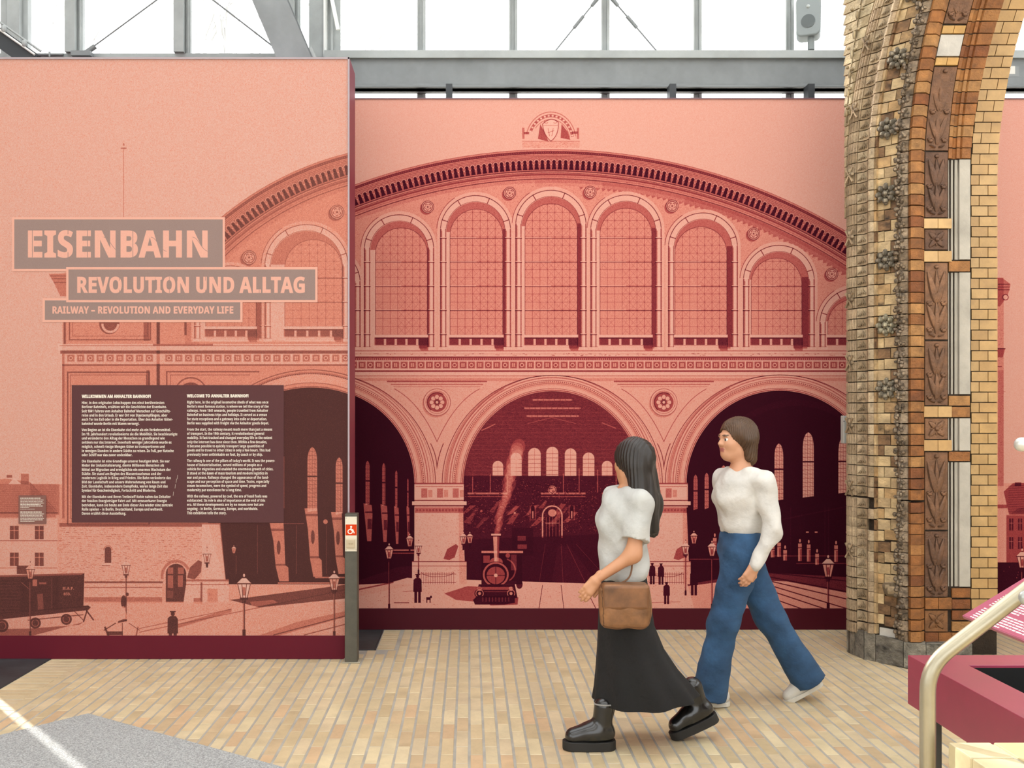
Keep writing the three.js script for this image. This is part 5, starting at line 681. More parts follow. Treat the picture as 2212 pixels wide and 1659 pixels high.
{ // display case: deep pink rim round a black well
  const Z0 = 3.8, Z1 = 2.82, x0 = 1.677, x1 = 2.95, h = 0.734, b = 0.15, fh = 0.186, pk = mat('#a02e4f', 0.42, { clearcoat: 1, clearcoatRoughness: 0.35, map: cSoft, metric: 1 }), t = thing('display_case', 'low display case with deep pink rim round a black well', 'display case');
  const rim = new THREE.Shape([[x0, Z1], [x1, Z1], [x1, Z0], [x0, Z0]].map(([x, z]) => new THREE.Vector2(x, z))); rim.holes.push(new THREE.Path([[x0 + b, Z1 + b], [x0 + b, Z0 - b], [x1 - b, Z0 - b], [x1 - b, Z1 + b]].map(([x, z]) => new THREE.Vector2(x, z))));
  part('rim', new THREE.ExtrudeGeometry(rim, { depth: fh - 0.004, bevelEnabled: true, bevelSize: 0.002, bevelThickness: 0.002, bevelSegments: 2 }).rotateX(-Math.PI / 2).translate(0, h - fh + 0.002, 0), pk, t);
  part('well', [box(x0 + b - 0.004, x1 - b + 0.004, h - fh - 0.25, h - fh - 0.23, -Z0 + b - 0.004, -Z1 - b + 0.004), box(x0 + b - 0.004, x0 + b + 0.004, h - fh - 0.25, h - 0.01, -Z0 + b, -Z1 - b), box(x1 - b - 0.004, x1 - b + 0.004, h - fh - 0.25, h - 0.01, -Z0 + b, -Z1 - b), box(x0 + b, x1 - b, h - fh - 0.25, h - 0.01, -Z0 + b - 0.004, -Z0 + b + 0.004), box(x0 + b, x1 - b, h - fh - 0.25, h - 0.01, -Z1 - b - 0.004, -Z1 - b + 0.004)], mat('#0d0d0d', 0.9), t);
  for (const [x, z] of [[x0 + 0.06, -Z0 + 0.08], [x1 - 0.06, -Z0 + 0.08], [x0 + 0.06, -Z1 - 0.08], [x1 - 0.06, -Z1 - 0.08]]) part('leg', rbox(x - 0.02, x + 0.02, 0, h - fh, z - 0.02, z + 0.02, 0.003), mat('#6e6b64', 0.5, { metalness: 0.3 }), t);
}
{ // slanting text desk behind the case
  const Zc = 4.55, cx = 1064 / F * Zc, ch = EYE - 433 / F * Zc, ang = Math.atan2(0.1325, 0.217), L = 0.62, len = 0.72;
  const t = thing('text_desk', 'slanting pink text board on a stand behind the display case', 'text board');
  const c = document.createElement('canvas'); c.width = 1024; c.height = 848; const g = c.getContext('2d'); g.fillStyle = '#b9687b'; g.fillRect(0, 0, 1024, 848); g.fillStyle = '#f0e6e2';
  const para = (y, n, thick) => { for (let i = 0; i < n; i++, y += thick ? 26 : 20) { let x = 70; const e = i === n - 1 ? 420 : rr(760, 940); while (x < e) { const l = rr(18, 80); g.fillRect(x, y, Math.min(l, e - x), thick ? 14 : 10.5); x += l + 7; } } return y; };
  let y = 70; y = para(y, 1, 1) + 14; y = para(y, 9) + 22; y = para(y, 8) + 40; y = para(y, 1, 1) + 12; y = para(y, 8) + 20; para(y, 6);
  const tx = new THREE.CanvasTexture(c); tx.colorSpace = THREE.SRGBColorSpace; tx.anisotropy = 8;
  const place = (geo) => geo.rotateZ(ang).translate(cx, ch, -Zc + len / 2);                   // board's low edge runs along z
  part('board', place(rbox(0, L, -0.016, 0, -len / 2, len / 2, 0.002)), mat('#b9687b', 0.4), t);
  const pl = new THREE.PlaneGeometry(len - 0.01, L - 0.01).rotateX(-Math.PI / 2).rotateY(-Math.PI / 2).translate(L / 2, 0.001, 0); pl.userData.keepUV = true; part('text_print', place(pl), printMat(tx), t);
  part('stand', [rbox(cx + 0.34, cx + 0.42, 0, ch + 0.2, -Zc + 0.3, -Zc + 0.38, 0.006), rbox(cx + 0.2, cx + 0.6, 0, 0.015, -Zc + 0.2, -Zc + 0.5, 0.004)], mat('#6e6b64', 0.5), t);
}
const satin = mat('#b3ab94', 0.34, { metalness: 0.75, map: cSoft, metric: 2 });
function tube(pts, r, closed) { const cp = new THREE.CurvePath(); for (let i = 0; i + 1 < pts.length; i++) { /* rounded bends below */ } return new THREE.TubeGeometry(new THREE.CatmullRomCurve3(pts, false, 'centripetal', 0.5), 120, r, 20, false); }
{ // handrail at the steps
  const Z = 2.76, x = X(2004, Z), r = 0.0215, t = thing('handrail', 'bent satin steel handrail rising from the brick parapet', 'handrail');
  const top = V(x, Y(1440, Z), -Z), dir = V(X(2212, Z) - X(2040, Z), Y(1302, Z) - Y(1436, Z), 0).normalize(), pts = [V(x, 0, -Z)];
  for (let i = 1; i <= 8; i++) pts.push(V(x, (top.y - 0.07) * i / 8, -Z));
  const A = V(x, top.y - 0.07, -Z), B = top.clone().addScaledVector(dir, 0.07); for (let i = 1; i < 8; i++) { const u = i / 8; pts.push(V(0, 0, 0).addScaledVector(A, (1 - u) ** 2).addScaledVector(top, 2 * u * (1 - u)).addScaledVector(B, u * u)); }
  for (let i = 0; i <= 8; i++) pts.push(B.clone().addScaledVector(dir, 0.9 * i / 8));
  part('rail', tube(pts, r), satin, t); part('base_flange', new THREE.CylinderGeometry(0.05, 0.052, 0.012, 28).translate(x, 0.006, -Z), satin, t); part('end_cap', sph(pts[pts.length - 1], r, 14), satin, t);
  part('support_post', rod(V(B.x + dir.x * 0.75, 0, -Z), V(B.x + dir.x * 0.75, B.y + dir.y * 0.75, -Z), 0.019, 0.019, 18), satin, t);
  const n = thing('handrail', 'pale rounded end of a second handrail above the text board', 'handrail'), Zk = 2.2, k = at(2207, 960, Zk);
  part('rail', [rod(k, k.clone().add(V(0.9, 0.03, 0)), 0.0155, 0.0155, 18), sph(k, 0.016, 16)], mat('#c9c8c2', 0.35, { metalness: 0.5 }), n); part('support_post', rod(V(k.x + 0.85, 0, k.z), k.clone().add(V(0.85, 0.03, 0)), 0.015, 0.015, 16), satin, n);
  const j = at(2213, 1291, 2.5), o = thing('rail_knob', 'small round rail end just above the bent handrail', 'rail end'); part('knob', sph(j, V(0.014, 0.018, 0.014), 14), mat('#a9aca8', 0.35, { metalness: 0.5 }), o); part('stem', rod(j, j.clone().add(V(0.72, 0.02, 0)), 0.015, 0.015, 14), mat('#a9aca8', 0.35, { metalness: 0.5 }), o); part('support_post', rod(V(j.x + 0.7, 0, j.z), j.clone().add(V(0.7, 0.02, 0)), 0.015, 0.015, 12), satin, o);
}
{ // low parapet of cream glazed bricks
  const x0 = 1.308, x1 = 1.92, zb = -2.72, zf = -2.3, h = 0.7606, ms = ['#e2cf9f', '#dcc896', '#e6d6ab'].map((c) => brickMat(c, cSoft, 0.0005, 0.3, 2)), t = thing('brick_parapet', 'low parapet of cream glazed bricks below the bent handrail', 'parapet');
  part('core', box(x0 + 0.008, x1 - 0.008, 0, h - 0.008, zb + 0.008, zf - 0.008), mat('#a9a492', 0.9), t);
  const ph = 0.07606; for (let r = 0; r < 10; r++) { const y0 = r * ph + 0.004, y1 = (r + 1) * ph - 0.004; 
    for (let i = 0, z = zb - (r & 1 ? 0.125 : 0); z < zf - 0.02; i++, z += 0.25) { const a = Math.max(z + 0.004, zb), b = Math.min(z + 0.246, zf); if (b - a > 0.03) part('brick', rbox(x0, x0 + 0.115, y0, y1, a, b, 0.005), ms[(rnd() * 3) | 0], t); }
    for (let x = x0 + 0.123; x < x1 - 0.02; x += 0.12) for (const [a, b] of [[zb, zb + 0.245], [zb + 0.253, zf]]) if (r === 9 || a === zb) part('brick', rbox(x, Math.min(x + 0.112, x1), y0, y1, a, b, 0.005), ms[(rnd() * 3) | 0], t); }
}
// ---------------------------------------------------------------- people (smooth fields meshed with surface nets)
const sm = (a, b, k) => { const h = Math.max(k - Math.abs(a - b), 0) / k; return Math.min(a, b) - h * h * k * 0.25; };
const cap = (a, b, ra, rb) => { const ax = a.x, ay = a.y, az = a.z, dx = b.x - ax, dy = b.y - ay, dz = b.z - az, L = dx * dx + dy * dy + dz * dz + 1e-9; return (x, y, z) => { const px = x - ax, py = y - ay, pz = z - az; let t = (px * dx + py * dy + pz * dz) / L; t = t < 0 ? 0 : t > 1 ? 1 : t; return Math.hypot(px - dx * t, py - dy * t, pz - dz * t) - (ra + (rb - ra) * t); }; };
const ell = (c, r, yaw = 0, pitch = 0) => { const cy = Math.cos(yaw), sy = Math.sin(yaw), cp = Math.cos(pitch), sp = Math.sin(pitch); return (x, y, z) => { let px = x - c.x, py = y - c.y, pz = z - c.z; const qx = px * cy - pz * sy, qz = px * sy + pz * cy; const ux = qx * cp + py * sp, uy = -qx * sp + py * cp; const a = ux / r.x, b = uy / r.y, d = qz / r.z, k0 = Math.hypot(a, b, d), k1 = Math.hypot(a / r.x, b / r.y, d / r.z) + 1e-9; return k0 * (k0 - 1) / k1; }; };
const uni = (fs, k) => (x, y, z) => { let d = 1e3; for (const f of fs) d = sm(d, f(x, y, z), k); return d; };
function nets(f, lo, hi, cell) {
  const nx = Math.ceil((hi.x - lo.x) / cell) + 1, ny = Math.ceil((hi.y - lo.y) / cell) + 1, nz = Math.ceil((hi.z - lo.z) / cell) + 1, F2 = new Float32Array(nx * ny * nz), id = (i, j, k) => (k * ny + j) * nx + i;
  const S4 = 5, rad = S4 * cell * 0.87 * 1.5 + 0.03;
  for (let K = 0; K < nz; K += S4) for (let J = 0; J < ny; J += S4) for (let I0 = 0; I0 < nx; I0 += S4) {
    const h = (S4 - 1) / 2, c = f(lo.x + (I0 + h) * cell, lo.y + (J + h) * cell, lo.z + (K + h) * cell), far = Math.abs(c) > rad;
    for (let k = K; k < Math.min(K + S4, nz); k++) for (let j = J; j < Math.min(J + S4, ny); j++) for (let i = I0; i < Math.min(I0 + S4, nx); i++) F2[id(i, j, k)] = far ? c : f(lo.x + i * cell, lo.y + j * cell, lo.z + k * cell);
  }
  const vid = new Int32Array(nx * ny * nz).fill(-1), P = [], I = [];
  const E = [[0, 1], [2, 3], [4, 5], [6, 7], [0, 2], [1, 3], [4, 6], [5, 7], [0, 4], [1, 5], [2, 6], [3, 7]];
  for (let k = 0; k < nz - 1; k++) for (let j = 0; j < ny - 1; j++) for (let i = 0; i < nx - 1; i++) {
    const c = []; let m = 0; for (let q = 0; q < 8; q++) { const v = F2[id(i + (q & 1), j + ((q >> 1) & 1), k + (q >> 2))]; c.push(v); if (v < 0) m |= 1 << q; }
    if (m === 0 || m === 255) continue; let x = 0, y = 0, z = 0, n = 0;
    for (const [a, b] of E) if ((c[a] < 0) !== (c[b] < 0)) { const t = c[a] / (c[a] - c[b]); x += (a & 1) + ((b & 1) - (a & 1)) * t; y += ((a >> 1) & 1) + (((b >> 1) & 1) - ((a >> 1) & 1)) * t; z += (a >> 2) + ((b >> 2) - (a >> 2)) * t; n++; }
    vid[id(i, j, k)] = P.length / 3; P.push(lo.x + (i + x / n) * cell, lo.y + (j + y / n) * cell, lo.z + (k + z / n) * cell);
  }
  const quad = (a, b, c, d, fl) => { if (a < 0 || b < 0 || c < 0 || d < 0) return; fl ? I.push(a, b, c, a, c, d) : I.push(a, c, b, a, d, c); };
  for (let k = 1; k < nz - 1; k++) for (let j = 1; j < ny - 1; j++) for (let i = 1; i < nx - 1; i++) {
    const s = F2[id(i, j, k)] < 0;
    if (s !== F2[id(i + 1, j, k)] < 0) quad(vid[id(i, j - 1, k - 1)], vid[id(i, j, k - 1)], vid[id(i, j, k)], vid[id(i, j - 1, k)], s);
    if (s !== F2[id(i, j + 1, k)] < 0) quad(vid[id(i - 1, j, k - 1)], vid[id(i - 1, j, k)], vid[id(i, j, k)], vid[id(i, j, k - 1)], s);
    if (s !== F2[id(i, j, k + 1)] < 0) quad(vid[id(i - 1, j - 1, k)], vid[id(i, j - 1, k)], vid[id(i, j, k)], vid[id(i - 1, j, k)], s);
  }
  const N = new Float32Array(P.length), e = cell * 0.5; for (let v = 0; v < P.length; v += 3) { const x = P[v], y = P[v + 1], z = P[v + 2]; let a = f(x + e, y, z) - f(x - e, y, z), b = f(x, y + e, z) - f(x, y - e, z), c = f(x, y, z + e) - f(x, y, z - e); const l = Math.hypot(a, b, c) || 1; N[v] = a / l; N[v + 1] = b / l; N[v + 2] = c / l; }
  const g = new THREE.BufferGeometry(); g.setAttribute('position', new THREE.Float32BufferAttribute(P, 3)); g.setAttribute('normal', new THREE.BufferAttribute(N, 3)); g.setIndex(I); return g;
}
function tint(g, fn) { const p = g.attributes.position, c = new Float32Array(p.count * 3), q = new THREE.Color(); for (let i = 0; i < p.count; i++) { q.set(fn(p.getX(i), p.getY(i), p.getZ(i))); c[i * 3] = q.r; c[i * 3 + 1] = q.g; c[i * 3 + 2] = q.b; } g.setAttribute('color', new THREE.BufferAttribute(c, 3)); return g; }
function joinBody(list) { const a = list.map((g) => { const q = g.toNonIndexed(); for (const k of Object.keys(q.attributes)) if (!['position', 'normal', 'color'].includes(k)) q.deleteAttribute(k); return q; }); return mergeGeometries(a); }
// hand: palm and five bent fingers; w wrist, d direction of the fingers, n out of the back of the hand, th side of the thumb
function hand(w, d, n, th, sc = 1, curl = 0.5) {
  d = d.clone().normalize(); n = n.clone().addScaledVector(d, -n.dot(d)).normalize(); const s = V(0, 0, 0).crossVectors(d, n).normalize().multiplyScalar(th), at3 = (a, b, c) => w.clone().addScaledVector(d, a * sc).addScaledVector(s, b * sc).addScaledVector(n, c * sc), fs = [];
  fs.push(cap(at3(-0.03, 0, 0), at3(0.01, 0, 0), 0.024 * sc, 0.024 * sc)); const palm = uni([cap(at3(0.015, 0.018, 0), at3(0.075, 0.024, 0), 0.017 * sc, 0.014 * sc), cap(at3(0.015, 0, 0), at3(0.078, 0.006, 0), 0.017 * sc, 0.014 * sc), cap(at3(0.015, -0.016, 0), at3(0.07, -0.022, 0), 0.016 * sc, 0.013 * sc)], 0.02 * sc); fs.push(palm);
  const fg = [[0.031, 0.082, 0.068], [0.011, 0.086, 0.076], [-0.009, 0.083, 0.070], [-0.028, 0.076, 0.056]].map(([b, a, L]) => { let p = at3(a - 0.012, b * 0.85, 0), ang = curl * 0.4; const o = []; for (let k = 0; k < 3; k++) { const l = L * [0.45, 0.3, 0.25][k] * sc; const q = p.clone().addScaledVector(d, Math.cos(ang) * l).addScaledVector(n, -Math.sin(ang) * l).addScaledVector(s, b * 0.15 * l * 8); o.push(cap(p, q, (0.0092 - k * 0.0008) * sc, (0.0086 - k * 0.0009) * sc)); p = q; ang += curl * (0.7 + 0.2 * k); } return uni(o, 0.006); });
  const t0 = at3(0.02, 0.022, -0.004), t1 = at3(0.048, 0.046, -0.014), t2 = at3(0.078, 0.050, -0.022); const thumb = uni([cap(t0, t1, 0.013 * sc, 0.0105 * sc), cap(t1, t2, 0.0100 * sc, 0.0080 * sc)], 0.006);
  const base = uni(fs, 0.015 * sc); return { f: (x, y, z) => { let r = base(x, y, z); r = sm(r, thumb(x, y, z), 0.012); for (const q of fg) r = sm(r, q(x, y, z), 0.006); return r; }, lo: w.clone().addScalar(-0.2 * sc), hi: w.clone().addScalar(0.2 * sc) };
}
// head about its centre, looking along -x, turned by yaw
function head(c, yaw, sc = 1) {
  const cy = Math.cos(yaw), sy = Math.sin(yaw), L = (x, y, z) => V(c.x + (x * cy + z * sy) * sc, c.y + y * sc, c.z + (-x * sy + z * cy) * sc), E = (x, y, z, a, b, d, pt = 0) => ell(L(x, y, z), V(a * sc, b * sc, d * sc), yaw, pt);
  const parts = [E(0.008, 0.028, 0, 0.093, 0.090, 0.074), E(-0.035, -0.03, 0, 0.058, 0.075, 0.060), cap(L(-0.052, -0.088, 0), L(-0.066, -0.080, 0), 0.026 * sc, 0.020 * sc), cap(L(-0.012, -0.068, 0.042), L(-0.056, -0.088, 0.014), 0.022 * sc, 0.022 * sc), cap(L(-0.012, -0.068, -0.042), L(-0.056, -0.088, -0.014), 0.022 * sc, 0.022 * sc), E(-0.058, -0.025, 0.032, 0.026, 0.024, 0.024), E(-0.058, -0.025, -0.032, 0.026, 0.024, 0.024)];
  const skull = uni(parts, 0.035 * sc), nose = uni([cap(L(-0.086, 0.012, 0), L(-0.107, -0.022, 0), 0.0085 * sc, 0.0115 * sc), cap(L(-0.098, -0.026, 0.010), L(-0.098, -0.026, -0.010), 0.0085 * sc, 0.0085 * sc)], 0.012), brow = cap(L(-0.086, 0.022, 0.032), L(-0.086, 0.022, -0.032), 0.011 * sc, 0.011 * sc), lips = uni([cap(L(-0.090, -0.054, 0.016), L(-0.090, -0.054, -0.016), 0.0075 * sc, 0.0075 * sc), cap(L(-0.088, -0.064, 0.013), L(-0.088, -0.064, -0.013), 0.0085 * sc, 0.0085 * sc)], 0.004), ears = [E(0.012, -0.004, 0.074, 0.018, 0.031, 0.010), E(0.012, -0.004, -0.074, 0.018, 0.031, 0.010)], eyes = [E(-0.079, 0.002, 0.031, 0.014, 0.0105, 0.016), E(-0.079, 0.002, -0.031, 0.014, 0.0105, 0.016)], sock = [E(-0.094, 0.004, 0.033, 0.014, 0.013, 0.020), E(-0.094, 0.004, -0.033, 0.014, 0.013, 0.020)];
  const f = (x, y, z) => { let d = sm(skull(x, y, z), brow(x, y, z), 0.02); for (const q of sock) d = -sm(-d, q(x, y, z) * 1 + 0.004, 0.012); d = sm(d, nose(x, y, z), 0.012); d = sm(d, lips(x, y, z), 0.008); for (const q of ears) d = sm(d, q(x, y, z), 0.012); for (const q of eyes) d = sm(d, q(x, y, z), 0.003); return d; };
  const eyeC = [L(-0.0905, 0.002, 0.031), L(-0.0905, 0.002, -0.031)], lipC = L(-0.096, -0.059, 0), browC = [L(-0.095, 0.026, 0.034), L(-0.095, 0.026, -0.034)];
  return { f, L, color: (skin) => (x, y, z) => { for (const e of eyeC) { const dd = Math.hypot(x - e.x, y - e.y, z - e.z); if (dd < 0.0085 * sc) return '#2a1d16'; } for (const e of eyes) if (e(x, y, z) < 0.001 && x < c.x) return '#e8e2da'; if (lips(x, y, z) < 0.002 && Math.abs(y - lipC.y) < 0.014) return '#a8665c'; for (const b of browC) { const q = Math.hypot((x - b.x) * 0.8, (y - b.y) * 3.2, (z - b.z) * 0.75); if (q < 0.018) return '#5a4232'; } return skin; } };
}
const drape = (...a) => { const m = mat(...a); m.userData.drape = true; return m; };
const skinM = mat('#ffffff', 0.5, { vertexColors: true, sheen: 0.2 }), cloth = (c, map = cSoft, o = {}) => drape(c, 0.9, { map, bumpMap: nSoft, bumpScale: 0.006, metric: 2.2, sheen: 0.25, sheenRoughness: 0.6, ...o });
const bounds = (pts, m) => { const b = new THREE.Box3().setFromPoints(pts); return [b.min.addScalar(-m), b.max.addScalar(m)]; };
// shoe in its own axes: toe towards -x, sole on y = 0, heel at x = 0.1
function shoe(toeX, heelX, w, soleH, pos, pitch, upper, soleMat, upMat, parent, platform) {
  const rot = (g) => g.rotateZ(pitch).translate(pos.x, pos.y, pos.z), plan = (x, z, gr) => { const t = (x - toeX) / (heelX - toeX), hw = w * (0.62 + 0.38 * Math.sin(Math.PI * Math.min(1, 0.15 + t * 0.75))) * (t < 0.18 ? Math.sqrt(Math.max(0.05, 1 - ((0.18 - t) / 0.2) ** 2)) : 1) * (t > 0.88 ? Math.sqrt(Math.max(0.05, 1 - ((t - 0.88) / 0.14) ** 2)) : 1); return Math.max(Math.abs(z) - hw - gr, toeX - gr - x, x - heelX - gr); };
  const sole = (x, y, z) => Math.max(plan(x, z, 0.006) , y - soleH - (platform ? 0.006 * Math.max(0, (x - 0.02) * 8) : 0), -y), up = uni(upper, 0.028), us = (x, y, z) => Math.max(up(x, y, z), soleH - 0.004 - y);
  const lo = V(toeX - 0.03, -0.02, -w - 0.04), hi = V(heelX + 0.06, 0.30, w + 0.04), s = parent;
  part('sole', rot(nets(sole, lo, V(hi.x, soleH + 0.03, hi.z), 0.0045)), soleMat, s); part('upper', rot(nets(us, lo, hi, 0.0055)), upMat, s);
}
// ---- woman in white top and blue jeans
{
  const P = thing('person', 'walking woman in white long-sleeved top, blue flared jeans and white sneakers', 'person'), Z = 5.70, p = (px, py, dz = 0) => { const q = at(px, py, Z); q.z += dz; return q; };
  const hips = p(1601, 1192), waist = p(1600, 1140), chest = p(1594, 1068), neck = p(1600, 1008), hc = at(1590, 950, Z), skin = '#c99473';
  const shL = p(1634, 1040, 0.155), elL = p(1645, 1138, 0.215), wrL = p(1604, 1210, 0.235), shR = p(1578, 1040, -0.155), elR = p(1600, 1135, -0.21), wrR = p(1630, 1205, -0.2);
  const hpL = p(1597, 1192, 0.085), knL = p(1556, 1338, 0.075), anL = p(1530, 1478, 0.05), hpR = p(1606, 1192, -0.085), knR = p(1672, 1340, -0.07), anR = p(1745, 1462, -0.06);
  const H = head(hc, 0.3, 0.98);
  // body: slim figure under the clothes
  const bodyF = uni([ell(chest, V(0.105, 0.16, 0.145)), ell(waist, V(0.09, 0.12, 0.115)), ell(hips, V(0.105, 0.11, 0.155)), cap(p(1604, 1022), p(1598, 990), 0.055, 0.05), cap(shL, elL, 0.042, 0.034), cap(elL, wrL, 0.034, 0.024), cap(shR, elR, 0.042, 0.034), cap(elR, wrR, 0.034, 0.024), cap(hpL, knL, 0.075, 0.048), cap(knL, anL, 0.047, 0.032), cap(hpR, knR, 0.075, 0.048), cap(knR, anR, 0.047, 0.032)], 0.05);
  const [l0, h0] = bounds([neck, hips, elL, elR, anL, anR, shL, shR, wrL], 0.12); const bodyG = tint(nets(bodyF, l0, h0, 0.012), () => skin);
  const headG = tint(nets((x, y, z) => sm(H.f(x, y, z), cap(p(1604, 1018), p(1596, 985), 0.056, 0.050)(x, y, z), 0.03), hc.clone().add(V(-0.15, -0.24, -0.14)), hc.clone().add(V(0.15, 0.16, 0.14)), 0.0036), H.color(skin));
  const hL = hand(wrL, p(1576, 1256, 0.24).sub(wrL), V(0.25, 0, 0.97), -1, 0.95, 0.55), hR = hand(wrR, p(1640, 1250, -0.2).sub(wrR), V(0, 0, -1), 1, 0.95, 0.5);
  part('body', joinBody([bodyG, headG, tint(nets(hL.f, hL.lo, hL.hi, 0.0034), () => skin), tint(nets(hR.f, hR.lo, hR.hi, 0.004), () => skin)]), skinM, P);
  // top
  const torso = uni([ell(p(1596, 1066), V(0.135, 0.155, 0.17)), ell(p(1577, 1082, 0.06), V(0.075, 0.065, 0.06)), ell(p(1577, 1082, -0.06), V(0.075, 0.065, 0.06)), ell(p(1602, 1125), V(0.125, 0.15, 0.155)), cap(p(1618, 1030, 0.09), shL, 0.06, 0.062), cap(p(1590, 1030, -0.09), shR, 0.06, 0.06)], 0.05), arms = [uni([cap(shL, elL, 0.062, 0.05), cap(elL, wrL.clone().lerp(elL, 0.02), 0.05, 0.037)], 0.03), uni([cap(shR, elR, 0.06, 0.05), cap(elR, wrR, 0.05, 0.036)], 0.03)];
  const hem = Y(1150, Z), neckY = Y(1009, Z), fold = (x, y, z) => 0.0035 * Math.sin(y * 46 + x * 22 + Math.sin(z * 30) * 2) + 0.003 * Math.sin(x * 60 - y * 25);
  const topF = (x, y, z) => { let d = Math.max(torso(x, y, z), hem - y + 0.006 * Math.sin(x * 40), y - neckY); const nk = Math.hypot(x - X(1602, Z), (y - neckY) * 0.9, (z + Z) * 0.9) - 0.062; d = Math.max(d, -nk); for (const a of arms) { const e = a(x, y, z); d = sm(d, e, 0.03); } return d + fold(x, y, z); };
  part('top', nets(topF, V(hips.x - 0.28, Y(1225, Z), -Z - 0.34), V(hips.x + 0.28, neckY + 0.08, -Z + 0.36), 0.0085), cloth('#dcd8d0'), P);
  // jeans
  const jl = (h, k, a, s) => uni([cap(h, k, 0.112, 0.082), cap(k, a, 0.078, 0.092)], 0.05), jF0 = uni([ell(p(1602, 1190), V(0.13, 0.12, 0.175)), ell(p(1603, 1158), V(0.118, 0.08, 0.155)), jl(hpL, knL, anL), jl(hpR, knR, anR)], 0.045);
  const nL = anL.clone().sub(knL).normalize(), nR = anR.clone().sub(knR).normalize(), eL = p(1526, 1500, 0.05), eR = p(1757, 1480, -0.06), pr = (n, e) => (x, y, z) => (x - e.x) * n.x + (y - e.y) * n.y + (z - e.z) * n.z;
  const cutL = pr(nL, eL), cutR = pr(nR, eR), jF = (x, y, z) => { let d = jF0(x, y, z) + 0.004 * Math.sin(y * 38 + x * 30) * Math.sin(z * 21 + y * 9) ; d = Math.max(d, y - Y(1146, Z)); const fl = x < X(1640, Z) ? cutL(x, y, z) : cutR(x, y, z); return y < 0.45 ? Math.max(d, fl) : d; };
  const legF = (x, y, z) => { const a = cap(knL.clone().lerp(anL, 0.3), eL.clone().addScaledVector(nL, 0.05), 0.068, 0.105)(x, y, z), b = cap(knR.clone().lerp(anR, 0.3), eR.clone().addScaledVector(nR, 0.05), 0.068, 0.10)(x, y, z); return Math.min(Math.max(a, cutL(x, y, z)), Math.max(b, cutR(x, y, z))); };
  part('jeans', nets((x, y, z) => sm(jF(x, y, z), legF(x, y, z) + 0.003 * Math.sin(y * 50 + z * 30), 0.02), V(X(1440, Z), -0.01, -Z - 0.3), V(X(1860, Z), Y(1130, Z), -Z + 0.3), 0.0095), cloth('#355a80', cMid), P);
  // hair: chin-length bob
  const hl = H.L, hair0 = uni([ell(hl(0.022, 0.036, 0), V(0.112, 0.100, 0.094), 0.3), cap(hl(0.045, 0.0, 0.062), hl(0.052, -0.095, 0.060), 0.042, 0.034), cap(hl(0.045, 0.0, -0.062), hl(0.052, -0.095, -0.060), 0.042, 0.034), cap(hl(0.085, 0.0, 0), hl(0.088, -0.11, 0), 0.052, 0.044), cap(hl(-0.02, 0.075, 0.045), hl(0.02, 0.0, 0.084), 0.026, 0.02), cap(hl(-0.02, 0.075, -0.045), hl(0.02, 0.0, -0.084), 0.026, 0.02)], 0.03), face = uni([cap(hl(-0.10, -0.02, 0), hl(-0.10, -0.10, 0), 0.072, 0.08), ell(hl(-0.13, 0.01, 0), V(0.085, 0.055, 0.075), 0.3)], 0.02);
  part('hair', nets((x, y, z) => Math.max(hair0(x, y, z) + 0.0035 * Math.sin(Math.atan2(z - hc.z, x - hc.x) * 50 + y * 20) * 0.6, -face(x, y, z)), hc.clone().addScalar(-0.21), hc.clone().addScalar(0.2), 0.005), mat('#5a3f28', 0.45, { sheen: 0.5, map: cMid, metric: 3 }), P);
  const wm = mat('#d9d5cb', 0.6, { map: cSoft, metric: 3 }), sm2 = mat('#c9c4b8', 0.6), sneaker = (pos, pitch) => { const s = new THREE.Group(); s.name = 'sneaker'; P.add(s); shoe(-0.155, 0.085, 0.040, 0.026, pos, pitch, [cap(V(-0.115, 0.035, 0), V(-0.03, 0.06, 0), 0.037, 0.042), cap(V(-0.03, 0.055, 0), V(0.05, 0.055, 0), 0.044, 0.04), cap(V(0.015, 0.07, 0), V(0.035, 0.11, 0), 0.042, 0.040)], sm2, wm, s); };
  sneaker(V(X(1537, Z), 0.001, anL.z), 0); sneaker(V(X(1756, Z), 0.052, anR.z), 0.5);
}
